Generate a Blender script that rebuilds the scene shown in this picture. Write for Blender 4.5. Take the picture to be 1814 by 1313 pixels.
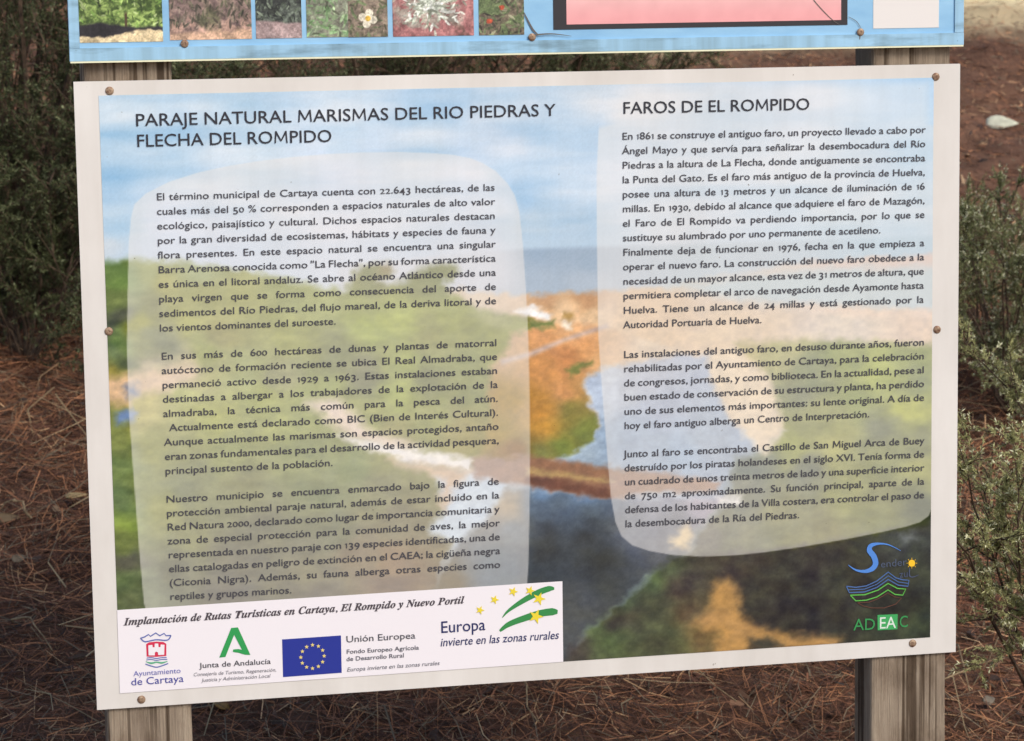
import bpy, math, random
import numpy as np
from mathutils import Vector, Matrix
from mathutils.geometry import tessellate_polygon

for o in list(bpy.data.objects):
    bpy.data.objects.remove(o)
scene = bpy.context.scene
R = math.radians

# ------------------------------------------------------------------ camera
CAM = np.array([-0.7411107, -3.3358698, 1.6226953])
ROT = np.array([[0.97880434, 0.04258801, -0.20032055],
                [-0.20478231, 0.21548590, -0.95479319],
                [0.00250351, 0.97557782, 0.21963981]])      # columns: right, up, back
FPX, PW, PH = 4664.0, 1814.0, 1313.0
cam = bpy.data.cameras.new('camera')
cam.sensor_width = 36.0
cam.lens = FPX / PW * 36.0
cam.clip_start = 0.05
cam.clip_end = 500
cam.dof.use_dof = True
cam.dof.focus_distance = 3.5
cam.dof.aperture_fstop = 14
cam_o = bpy.data.objects.new('camera', cam)
scene.collection.objects.link(cam_o)
m4 = Matrix.Identity(4)
for i in range(3):
    for j in range(3):
        m4[i][j] = ROT[i, j]
    m4[i][3] = CAM[i]
cam_o.matrix_world = m4
scene.camera = cam_o

# ------------------------------------------------------------------ light
SUN_EL, SUN_AZ = R(44), R(28)        # sun stands behind the viewer, to the right
world = bpy.data.worlds.new('World')
scene.world = world
world.use_nodes = True
nt = world.node_tree
bg = nt.nodes['Background']
sky = nt.nodes.new('ShaderNodeTexSky')
sky.sky_type = 'NISHITA'
sky.sun_disc = False
sky.sun_elevation = SUN_EL
sky.sun_rotation = R(180) - SUN_AZ
sky.dust_density = 2.0
nt.links.new(sky.outputs[0], bg.inputs[0])
bg.inputs[1].default_value = 0.10
sl = bpy.data.lights.new('sun', 'SUN')
sl.energy = 1.4
sl.angle = R(25)
sl.color = (1.0, 0.945, 0.865)
sun = bpy.data.objects.new('sun', sl)
scene.collection.objects.link(sun)
to_sun = Vector((math.sin(SUN_AZ) * math.cos(SUN_EL), -math.cos(SUN_AZ) * math.cos(SUN_EL), math.sin(SUN_EL)))
sun.rotation_euler = (-to_sun).to_track_quat('-Z', 'Y').to_euler()
sun.location = (2, -6, 8)
vs = scene.view_settings
vs.view_transform = 'Standard'
vs.look = 'None'
vs.exposure = 0.74
vs.gamma = 1.0
vs.use_curve_mapping = False
scene.render.resolution_x, scene.render.resolution_y = 1024, 741

# ------------------------------------------------------------------ helpers
rnd = random.Random(7)


def lin(c):
    c = np.clip(np.asarray(c, float) / 255.0, 0, 1)
    return np.where(c <= 0.04045, c / 12.92, ((c + 0.055) / 1.055) ** 2.4)


def _hash(ix, iy, s):
    n = (ix.astype(np.int64) * 374761393 + iy.astype(np.int64) * 668265263 + s * 974711) & 0x7fffffff
    n = ((n ^ (n >> 13)) * 1274126177) & 0x7fffffff
    return ((n ^ (n >> 16)) & 0xffff) / 65535.0


def vnoise(x, y, s=0):
    x = np.asarray(x, float); y = np.asarray(y, float)
    ix, iy = np.floor(x), np.floor(y)
    fx, fy = x - ix, y - iy
    fx = fx * fx * (3 - 2 * fx); fy = fy * fy * (3 - 2 * fy)
    a, b = _hash(ix, iy, s), _hash(ix + 1, iy, s)
    c, d = _hash(ix, iy + 1, s), _hash(ix + 1, iy + 1, s)
    return (a + (b - a) * fx) * (1 - fy) + (c + (d - c) * fx) * fy


def fbm(x, y, s=0, o=4):
    t, a, n = 0, 1.0, 0
    for k in range(o):
        t = t + a * vnoise(x * 2 ** k, y * 2 ** k, s + k * 17); n += a; a *= 0.5
    return t / n


def smooth(e0, e1, x):
    t = np.clip((x - e0) / (e1 - e0), 0, 1)
    return t * t * (3 - 2 * t)


def new_mat(name, col=(0.5, 0.5, 0.5), rough=0.6, spec=0.4, metal=0.0):
    m = bpy.data.materials.new(name)
    m.use_nodes = True
    b = m.node_tree.nodes['Principled BSDF']
    b.inputs['Base Color'].default_value = (*col, 1)
    b.inputs['Roughness'].default_value = rough
    b.inputs['Specular IOR Level'].default_value = spec
    b.inputs['Metallic'].default_value = metal
    return m


def N(m, t, **kw):
    n = m.node_tree.nodes.new(t)
    for k, v in kw.items():
        setattr(n, k, v)
    return n


def noisy(m, c0, c1, scale, stretch=(1, 1, 1), detail=6, lo=0.35, hi=0.65, bump=0.0, dist=0.002):
    """base colour from object-space noise between two colours (+ bump)"""
    t = m.node_tree
    b = t.nodes['Principled BSDF']
    tc = N(m, 'ShaderNodeTexCoord')
    mp = N(m, 'ShaderNodeMapping')
    mp.inputs['Scale'].default_value = stretch
    no = N(m, 'ShaderNodeTexNoise')
    no.inputs['Scale'].default_value = scale
    no.inputs['Detail'].default_value = detail
    no.inputs['Roughness'].default_value = 0.6
    r = N(m, 'ShaderNodeValToRGB')
    r.color_ramp.elements[0].position = lo
    r.color_ramp.elements[1].position = hi
    r.color_ramp.elements[0].color = (*c0, 1)
    r.color_ramp.elements[1].color = (*c1, 1)
    t.links.new(tc.outputs['Object'], mp.inputs[0])
    t.links.new(mp.outputs[0], no.inputs['Vector'])
    t.links.new(no.outputs['Fac'], r.inputs[0])
    t.links.new(r.outputs[0], b.inputs['Base Color'])
    if bump:
        bp = N(m, 'ShaderNodeBump')
        bp.inputs['Strength'].default_value = bump
        bp.inputs['Distance'].default_value = dist
        t.links.new(no.outputs['Fac'], bp.inputs['Height'])
        t.links.new(bp.outputs[0], b.inputs['Normal'])
    return r


def attr_mat(name, rough=0.6, spec=0.3, trans=0.0):
    m = new_mat(name, rough=rough, spec=spec)
    a = N(m, 'ShaderNodeAttribute', attribute_name='Col')
    b = m.node_tree.nodes['Principled BSDF']
    m.node_tree.links.new(a.outputs['Color'], b.inputs['Base Color'])
    if trans:
        tr = N(m, 'ShaderNodeBsdfTranslucent')
        m.node_tree.links.new(a.outputs['Color'], tr.inputs[0])
        mx = N(m, 'ShaderNodeMixShader')
        mx.inputs[0].default_value = trans
        out = m.node_tree.nodes['Material Output']
        m.node_tree.links.new(b.outputs[0], mx.inputs[1])
        m.node_tree.links.new(tr.outputs[0], mx.inputs[2])
        m.node_tree.links.new(mx.outputs[0], out.inputs[0])
    return m


def fast_mesh(name, V, F, col=None, mat=None, smooth_=False):
    """V (n,3), F (m,k) equal-sized faces (or list of lists)"""
    me = bpy.data.meshes.new(name)
    V = np.asarray(V, np.float32)
    me.vertices.add(len(V))
    me.vertices.foreach_set('co', V.ravel())
    if isinstance(F, np.ndarray):
        k = F.shape[1]
        loops = F.astype(np.int32).ravel()
        starts = np.arange(len(F), dtype=np.int32) * k
    else:
        loops = np.array([i for f in F for i in f], np.int32)
        starts = np.cumsum([0] + [len(f) for f in F[:-1]]).astype(np.int32)
    me.loops.add(len(loops))
    me.loops.foreach_set('vertex_index', loops)
    me.polygons.add(len(starts))
    me.polygons.foreach_set('loop_start', starts)
    me.update(calc_edges=True)
    me.polygons.foreach_set('use_smooth', np.full(len(starts), bool(smooth_)))
    if col is not None:
        at = me.color_attributes.new('Col', 'FLOAT_COLOR', 'POINT')
        c4 = np.ones((len(V), 4), np.float32)
        c4[:, :3] = col
        at.data.foreach_set('color', c4.ravel())
    if mat:
        me.materials.append(mat)
    me.validate()
    return me


def link(name, me, parent=None, **props):
    o = bpy.data.objects.new(name, me)
    scene.collection.objects.link(o)
    if parent:
        o.parent = parent
    for k, v in props.items():
        o[k] = v
    return o


class MB:
    """collects simple solids into one mesh"""
    def __init__(s):
        s.v, s.f = [], []

    def box(s, lo, hi, bev=0.0):
        (x0, y0, z0), (x1, y1, z1) = lo, hi
        b = bev
        base = len(s.v)
        if b <= 0:
            s.v += [(x0, y0, z0), (x1, y0, z0), (x1, y1, z0), (x0, y1, z0), (x0, y0, z1), (x1, y0, z1), (x1, y1, z1), (x0, y1, z1)]
            s.f += [[base + i for i in q] for q in ((0, 3, 2, 1), (4, 5, 6, 7), (0, 1, 5, 4), (1, 2, 6, 5), (2, 3, 7, 6), (3, 0, 4, 7))]
            return s
        # chamfered along z (vertical edges) and on the ends
        def ring(z, i):
            return [(x0 + b + i, y0 + i, z), (x1 - b - i, y0 + i, z), (x1 - i, y0 + b + i, z), (x1 - i, y1 - b - i, z),
                    (x1 - b - i, y1 - i, z), (x0 + b + i, y1 - i, z), (x0 + i, y1 - b - i, z), (x0 + i, y0 + b + i, z)]
        rings = [ring(z0, b * .6), ring(z0 + b * .6, 0), ring(z1 - b * .6, 0), ring(z1, b * .6)]
        for r in rings:
            s.v += r
        s.f.append([base + i for i in range(7, -1, -1)])
        for k in range(3):
            for i in range(8):
                j = (i + 1) % 8
                s.f.append([base + k * 8 + i, base + k * 8 + j, base + k * 8 + 8 + j, base + k * 8 + 8 + i])
        s.f.append([base + 24 + i for i in range(8)])
        return s

    def lathe(s, c, prof, n=14):
        """axis along -y (out of the board); prof = [(radius, out)]"""
        base = len(s.v)
        for r, h in prof:
            for i in range(n):
                a = 2 * math.pi * i / n
                s.v.append((c[0] + r * math.cos(a), c[1] - h, c[2] + r * math.sin(a)))
        for k in range(len(prof) - 1):
            for i in range(n):
                j = (i + 1) % n
                s.f.append([base + k * n + i, base + k * n + j, base + (k + 1) * n + j, base + (k + 1) * n + i])
        s.f.append([base + (len(prof) - 1) * n + i for i in range(n)])
        return s

    def tube(s, pts, rad, n=5):
        base = len(s.v)
        P = [Vector(p) for p in pts]
        for i, p in enumerate(P):
            d = (P[min(i + 1, len(P) - 1)] - P[max(i - 1, 0)]).normalized()
            u = d.cross(Vector((0.31, 0.22, 0.92))).normalized()
            w = d.cross(u)
            r = rad[i] if hasattr(rad, '__len__') else rad
            for k in range(n):
                a = 2 * math.pi * k / n
                s.v.append(tuple(p + (u * math.cos(a) + w * math.sin(a)) * r))
        for i in range(len(P) - 1):
            for k in range(n):
                j = (k + 1) % n
                s.f.append([base + i * n + k, base + i * n + j, base + (i + 1) * n + j, base + (i + 1) * n + k])
        s.f.append([base + k for k in range(n - 1, -1, -1)])
        s.f.append([base + (len(P) - 1) * n + k for k in range(n)])
        return s

    def build(s, name, mat, parent=None, smooth_=False, **props):
        return link(name, fast_mesh(name, s.v, s.f, mat=mat, smooth_=smooth_), parent, **props)


# ------------------------------------------------------------------ panel frame of reference
LEAN = R(5)
O = np.array([-0.6, 0.0, 0.42])
AX, AU, AN = np.array([1., 0, 0]), np.array([0, math.sin(LEAN), math.cos(LEAN)]), np.array([0, -math.cos(LEAN), math.sin(LEAN)])
PWID, PHEI, V0 = 1.2, 0.8253095, 0.4216


def ray(px, py):
    d = np.stack([(np.asarray(px, float) - PW / 2) / FPX, -(np.asarray(py, float) - PH / 2) / FPX, -np.ones_like(np.asarray(px, float))], -1)
    return d @ ROT.T


def uv(px, py, n=0.0):
    """where the sign's face is seen at this place of the photograph -> metres on the board"""
    d = ray(px, py)
    t = ((O + AN * n - CAM) @ AN) / (d @ AN)
    P = CAM + d * np.asarray(t)[..., None] - O
    return np.stack([P @ AX, P @ AU], -1)


def unuv(u, v):
    P = O + np.asarray(u)[..., None] * AX + np.asarray(v)[..., None] * AU - CAM
    c = P @ ROT
    return c[..., 0] / -c[..., 2] * FPX + PW / 2, -c[..., 1] / -c[..., 2] * FPX + PH / 2


def loc(u, v, n):
    """board metres -> the sign root's local coordinates"""
    return (u - PWID / 2, -n, v + V0)


# ------------------------------------------------------------------ ground
def ground_h(x, y):
    x = np.asarray(x, float); y = np.asarray(y, float)
    t = np.maximum(y - 0.3, 0)
    z = 0.14 * np.minimum(t, 7.0) + 0.05 * np.maximum(t - 7.0, 0) * np.exp(-np.maximum(t - 7, 0) / 20)
    z = z + (0.30 * np.minimum(np.maximum(y - 0.1, 0), 0.2) * 0.2)
    z += (fbm(x * 1.1, y * 1.1, 3, 3) - 0.5) * 0.16 * smooth(0.2, 1.5, t)
    z += (fbm(x * 5, y * 5, 9, 3) - 0.5) * 0.045
    return z


def on_ground(px, py):
    d = ray(px, py)
    t = np.linspace(2.5, 40, 6000)
    P = CAM + d * t[:, None]
    k = np.argmax(P[:, 2] < ground_h(P[:, 0], P[:, 1]))
    return P[k]


PAINTED_SUN_Y = float(on_ground(1765, 62)[1])


def painted_sun_mask(x, y):  # area where a sunlit patch is painted into the ground colour
    return smooth(0.9, 1.7, x) * smooth(-0.3, 0.35, y - PAINTED_SUN_Y - 0.1 * (x - 2.2) + 0.8 * (fbm(x * 1.7, y * 1.7, 41, 3) - 0.5))


xs = np.concatenate([-np.geomspace(70, 2.6, 26), np.arange(-2.5, 4.01, 0.04), np.geomspace(4.1, 70, 26)])
ys = np.concatenate([-np.geomspace(40, 0.9, 22), np.arange(-0.85, 8.5, 0.04), np.geomspace(8.6, 130, 34)])
GX, GY = np.meshgrid(xs, ys)
GZ = ground_h(GX, GY)
ny, nx = GX.shape
idx = np.arange(nx * ny).reshape(ny, nx)
GF = np.stack([idx[:-1, :-1], idx[:-1, 1:], idx[1:, 1:], idx[1:, :-1]], -1).reshape(-1, 4)
gx, gy = GX.ravel(), GY.ravel()
pm = painted_sun_mask(gx, gy)
n1 = fbm(gx * 4, gy * 4, 5, 4)[:, None]
n2 = fbm(gx * 14, gy * 14, 6, 3)[:, None]
soil = lin((80, 58, 48)) * (1 - n1) + lin((130, 96, 75)) * n1
soil = soil * (0.55 + 0.9 * n2)
sand = lin((236, 214, 168)) * (0.75 + 0.4 * n2)  # pale sand tone, brightened to stand in for sunlight on the patch
gcol = soil * (1 - pm[:, None]) + sand * pm[:, None]  # sand is the brightened tone that paints the sunlit patch
m_ground = attr_mat('forest_soil', rough=0.95, spec=0.1)
_b = m_ground.node_tree.nodes['Principled BSDF']
_n = N(m_ground, 'ShaderNodeTexNoise'); _n.inputs['Scale'].default_value = 130; _n.inputs['Detail'].default_value = 8
_tc = N(m_ground, 'ShaderNodeTexCoord')
_bp = N(m_ground, 'ShaderNodeBump'); _bp.inputs['Strength'].default_value = 0.9; _bp.inputs['Distance'].default_value = 0.01
m_ground.node_tree.links.new(_tc.outputs['Object'], _n.inputs['Vector'])
m_ground.node_tree.links.new(_n.outputs['Fac'], _bp.inputs['Height'])
m_ground.node_tree.links.new(_bp.outputs[0], _b.inputs['Normal'])
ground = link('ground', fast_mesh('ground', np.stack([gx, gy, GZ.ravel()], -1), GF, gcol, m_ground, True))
ground['kind'] = 'structure'

# ------------------------------------------------------------------ the sign: root, posts, boards
root = bpy.data.objects.new('information_sign', None)
scene.collection.objects.link(root)
root.location = tuple(O + AX * PWID / 2 - AU * V0)
root.rotation_euler = (-LEAN, 0, 0)
root['label'] = 'two stacked information boards in Spanish on square wooden posts'
root['category'] = 'sign'

m_white = new_mat('board_white_laminate', rough=0.42, spec=0.4)
noisy(m_white, lin((209, 203, 195)), lin((226, 221, 214)), 7, stretch=(1, 1, 0.5), lo=0.3, hi=0.7)


def grime(m, amt):
    """faint runs of dried rain and specks of dirt over whatever the surface colour is"""
    t = m.node_tree
    b = t.nodes['Principled BSDF']
    src = b.inputs['Base Color'].links[0].from_socket
    tc = N(m, 'ShaderNodeTexCoord')
    for stretch, scale, p0, p1, c0 in (((9, 1, 0.7), 5, 0.36, 0.58, (1 - amt, 1 - amt * 1.1, 1 - amt * 1.25)), ((1, 1, 1), 95, 0.235, 0.275, (0.42, 0.37, 0.32)), ((1, 1, 1), 3.0, 0.3, 0.62, (1 - amt * .7, 1 - amt * .75, 1 - amt * .8))):
        mp = N(m, 'ShaderNodeMapping'); mp.inputs['Scale'].default_value = stretch
        no = N(m, 'ShaderNodeTexNoise'); no.inputs['Scale'].default_value = scale; no.inputs['Detail'].default_value = 5
        r = N(m, 'ShaderNodeValToRGB')
        r.color_ramp.elements[0].position, r.color_ramp.elements[1].position = p0, p1
        r.color_ramp.elements[0].color, r.color_ramp.elements[1].color = (*c0, 1), (1, 1, 1, 1)
        x = N(m, 'ShaderNodeMix', data_type='RGBA', blend_type='MULTIPLY'); x.inputs[0].default_value = 1.0
        t.links.new(tc.outputs['Object'], mp.inputs[0]); t.links.new(mp.outputs[0], no.inputs['Vector']); t.links.new(no.outputs['Fac'], r.inputs[0])
        t.links.new(src, x.inputs[6]); t.links.new(r.outputs[0], x.inputs[7])
        src = x.outputs[2]
    t.links.new(src, b.inputs['Base Color'])


grime(m_white, 0.03)
m_edge = new_mat('board_core_edge', lin((96, 70, 84)), 0.6)
m_wood = new_mat('weathered_wood', rough=0.88, spec=0.15)


def wood_nodes(m):
    t = m.node_tree
    b = t.nodes['Principled BSDF']
    tc = N(m, 'ShaderNodeTexCoord')

    def noise(stretch, scale, detail, rough=0.6):
        mp = N(m, 'ShaderNodeMapping'); mp.inputs['Scale'].default_value = stretch
        no = N(m, 'ShaderNodeTexNoise'); no.inputs['Scale'].default_value = scale
        no.inputs['Detail'].default_value = detail; no.inputs['Roughness'].default_value = rough
        t.links.new(tc.outputs['Object'], mp.inputs[0]); t.links.new(mp.outputs[0], no.inputs['Vector'])
        return no.outputs['Fac']

    def ramp(f, p0, c0, p1, c1):
        r = N(m, 'ShaderNodeValToRGB')
        r.color_ramp.elements[0].position, r.color_ramp.elements[1].position = p0, p1
        r.color_ramp.elements[0].color, r.color_ramp.elements[1].color = (*c0, 1), (*c1, 1)
        t.links.new(f, r.inputs[0])
        return r.outputs[0]

    def mul(a, c, f=1.0):
        x = N(m, 'ShaderNodeMix', data_type='RGBA', blend_type='MULTIPLY')
        x.inputs[0].default_value = f
        t.links.new(a, x.inputs[6]); t.links.new(c, x.inputs[7])
        return x.outputs[2]
    base = ramp(noise((3, 3, 0.8), 6, 5), 0.3, lin((146, 131, 114)), 0.7, lin((184, 168, 147)))
    grain = noise((60, 60, 1.6), 5, 8, 0.75)
    g = ramp(grain, 0.28, (0.62, 0.58, 0.55), 0.62, (1.06, 1.04, 1.02))
    crack = ramp(noise((26, 26, 0.45), 3, 4, 0.5), 0.36, (0.2, 0.16, 0.13), 0.42, (1, 1, 1))
    stain = ramp(noise((5, 5, 2.2), 5, 6), 0.33, (0.55, 0.5, 0.46), 0.5, (1, 1, 1))
    out = mul(mul(mul(base, g), crack, 0.85), stain, 0.8)
    t.links.new(out, b.inputs['Base Color'])
    bp = N(m, 'ShaderNodeBump'); bp.inputs['Strength'].default_value = 1.0; bp.inputs['Distance'].default_value = 0.005
    t.links.new(grain, bp.inputs['Height']); t.links.new(bp.outputs[0], b.inputs['Normal'])


wood_nodes(m_wood)
m_blue = new_mat('blue_painted_board', rough=0.5, spec=0.35)
noisy(m_blue, lin((128, 176, 212)), lin((156, 200, 228)), 9, stretch=(1, 1, 3), lo=0.3, hi=0.7)
m_rail = new_mat('blue_painted_rail', rough=0.55, spec=0.35)
_r = noisy(m_rail, lin((118, 150, 168)), lin((160, 202, 228)), 16, stretch=(0.6, 1, 3), detail=9, lo=0.28, hi=0.5, bump=0.25)
grime(m_rail, 0.2)
m_pale = new_mat('pale_laminate_edge', lin((234, 232, 196)), 0.5)
m_screw = new_mat('rusty_screw', rough=0.55, metal=0.35)
noisy(m_screw, lin((112, 78, 60)), lin((172, 148, 122)), 260)
m_black = new_mat('map_black_border', lin((46, 42, 46)), 0.4)
m_label = new_mat('white_sticker', lin((226, 220, 214)), 0.45)


def px_box_u(px, py):
    return float(uv(px, py)[0])


PT = 0.0045                     # lower board thickness
# posts
POST_D = 0.075
for (xa, xb) in (((142, 297), (193, 350)), ((1547, 1690), (1541, 1672))):
    u0 = 0.5 * (uv(xa[0], 128, -PT)[0] + uv(xb[0], 1280, -PT)[0])
    u1 = 0.5 * (uv(xa[1], 128, -PT)[0] + uv(xb[1], 1280, -PT)[0])
    b = 0.006
    rings = 40
    zz = np.linspace(-0.12, V0 + 1.72, rings)
    prof = [(u0 + b, 0), (u1 - b, 0), (u1 - b * .3, b * .3), (u1, b), (u1, POST_D - b), (u1 - b, POST_D), (u0 + b, POST_D), (u0, POST_D - b), (u0, b), (u0 + b * .3, b * .3)]
    V, F = [], []
    k = len(prof)
    for i, z in enumerate(zz):
        for j, (pu, pd) in enumerate(prof):
            w = (vnoise(np.array(z * 5.0), np.array(j * 0.7), 12) - 0.5) * 0.003 if pd > 0.0 else 0
            V.append((pu - PWID / 2 + float(w), PT + 0.0008 + pd, z))
    for i in range(rings - 1):
        for j in range(k):
            F.append([i * k + j, i * k + (j + 1) % k, (i + 1) * k + (j + 1) % k, (i + 1) * k + j])
    F.append(list(range(k - 1, -1, -1)))
    F.append([(rings - 1) * k + j for j in range(k)])
    link('post', fast_mesh('post', V, F, mat=m_wood), root)


def slab(u0, v0, u1, v1, n0, n1):
    a, b_ = loc(u0, v0, n1), loc(u1, v1, n0)
    return MB().box(a, b_)


lower = slab(0, 0, PWID, PHEI, -PT + 0.0012, 0).build('lower_board', m_white, root)
lower['label'] = 'white edged board with a landscape print and two text columns'
slab(0.0004, 0.0004, PWID - 0.0004, PHEI - 0.0004, -PT, -PT + 0.0011).build('board_core', m_edge, lower)


def quad_px(pts, n):
    return [loc(*uv(x, y), n) for x, y in pts]


def poly(name, pts, n, mat, parent, px=True):
    """filled outline (photo positions on the board face)"""
    P = [Vector((*uv(x, y), 0)) for x, y in pts] if px else [Vector((*p, 0)) for p in pts]
    tri = tessellate_polygon([P])
    V = [loc(p.x, p.y, n) for p in P]
    F = []
    for t in tri:
        a, b_, c = (P[i] for i in t)
        F.append(list(t) if (b_ - a).cross(c - a).z > 0 else list(reversed(t)))
    return link(name, fast_mesh(name, V, F, mat=mat), parent)


def catmull(pts, w, n=8):
    P = np.array(pts, float); W = np.array(w, float)
    out, ow = [], []
    for i in range(len(P) - 1):
        p0, p1, p2, p3 = P[max(i - 1, 0)], P[i], P[i + 1], P[min(i + 2, len(P) - 1)]
        for t in np.linspace(0, 1, n, endpoint=(i == len(P) - 2)):
            out.append(0.5 * ((2 * p1) + (-p0 + p2) * t + (2 * p0 - 5 * p1 + 4 * p2 - p3) * t * t + (-p0 + 3 * p1 - 3 * p2 + p3) * t ** 3))
            ow.append(W[i] * (1 - t) + W[i + 1] * t)
    return np.array(out), np.array(ow)


def stroke(name, pts, w, n, mat, parent, curve=True, closed=False):
    if not hasattr(w, '__len__'):
        w = [w] * len(pts)
    if curve:
        P, W = catmull(pts, w)
    else:
        P, W = np.array(pts, float), np.array(w, float)
    if closed:
        P = np.vstack([P, P[:1]]); W = np.append(W, W[0])
    d = np.gradient(P, axis=0)
    d /= np.linalg.norm(d, axis=1)[:, None] + 1e-9
    nn = np.stack([-d[:, 1], d[:, 0]], -1) * W[:, None] / 2
    L, Rr = uv(*(P + nn).T), uv(*(P - nn).T)
    V = [loc(*p, n) for p in L] + [loc(*p, n) for p in Rr]
    k = len(P)
    F = [[i, i + 1, k + i + 1, k + i] for i in range(k - 1)]
    return link(name, fast_mesh(name, V, F, mat=mat), parent)


# ------------------------------------------------------------------ the printed landscape
def inpoly_sd(x, y, pts):
    """signed distance (+ inside) to a polygon"""
    P = np.array(pts, float)
    d = np.full(x.shape, 1e9)
    ins = np.zeros(x.shape, bool)
    for i in range(len(P)):
        (ax, ay), (bx, by) = P[i], P[(i + 1) % len(P)]
        ex, ey = bx - ax, by - ay
        t = np.clip(((x - ax) * ex + (y - ay) * ey) / (ex * ex + ey * ey + 1e-9), 0, 1)
        d = np.minimum(d, np.hypot(x - ax - t * ex, y - ay - t * ey))
        with np.errstate(divide='ignore', invalid='ignore'):
            ins ^= ((ay > y) != (by > y)) & (x < ex * (y - ay) / (by - ay + 1e-12) + ax)
    return np.where(ins, d, -d)


LEFT_BOX = [(232, 385), (238, 362), (258, 343), (300, 322), (350, 306), (400, 295), (460, 285), (520, 278), (580, 273), (640, 270), (700, 269), (760, 271), (800, 274), (832, 280),
            (855, 289), (878, 303), (900, 326), (912, 346), (920, 375), (926, 430), (932, 520), (936, 600), (938, 700), (939, 800), (938, 900), (936, 1000), (932, 1060),
            (900, 1130), (270, 1130), (255, 1068), (247, 980), (237, 850), (228, 727), (225, 628), (225, 600), (226, 520), (228, 430)]
RIGHT_BOX = [(1670, 120), (1400, 120), (1120, 135), (1088, 155), (1070, 180), (1061, 215), (1057, 300), (1057, 420), (1060, 600), (1067, 700), (1075, 800), (1082, 880), (1090, 925), (1101, 950),
             (1120, 966), (1150, 976), (1190, 983), (1240, 986), (1300, 984), (1350, 979), (1420, 969), (1500, 955), (1560, 943), (1605, 933), (1630, 925), (1645, 914), (1653, 895), (1668, 600)]
OV, OVC = 0.55, np.array((224., 221., 216.))


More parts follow.
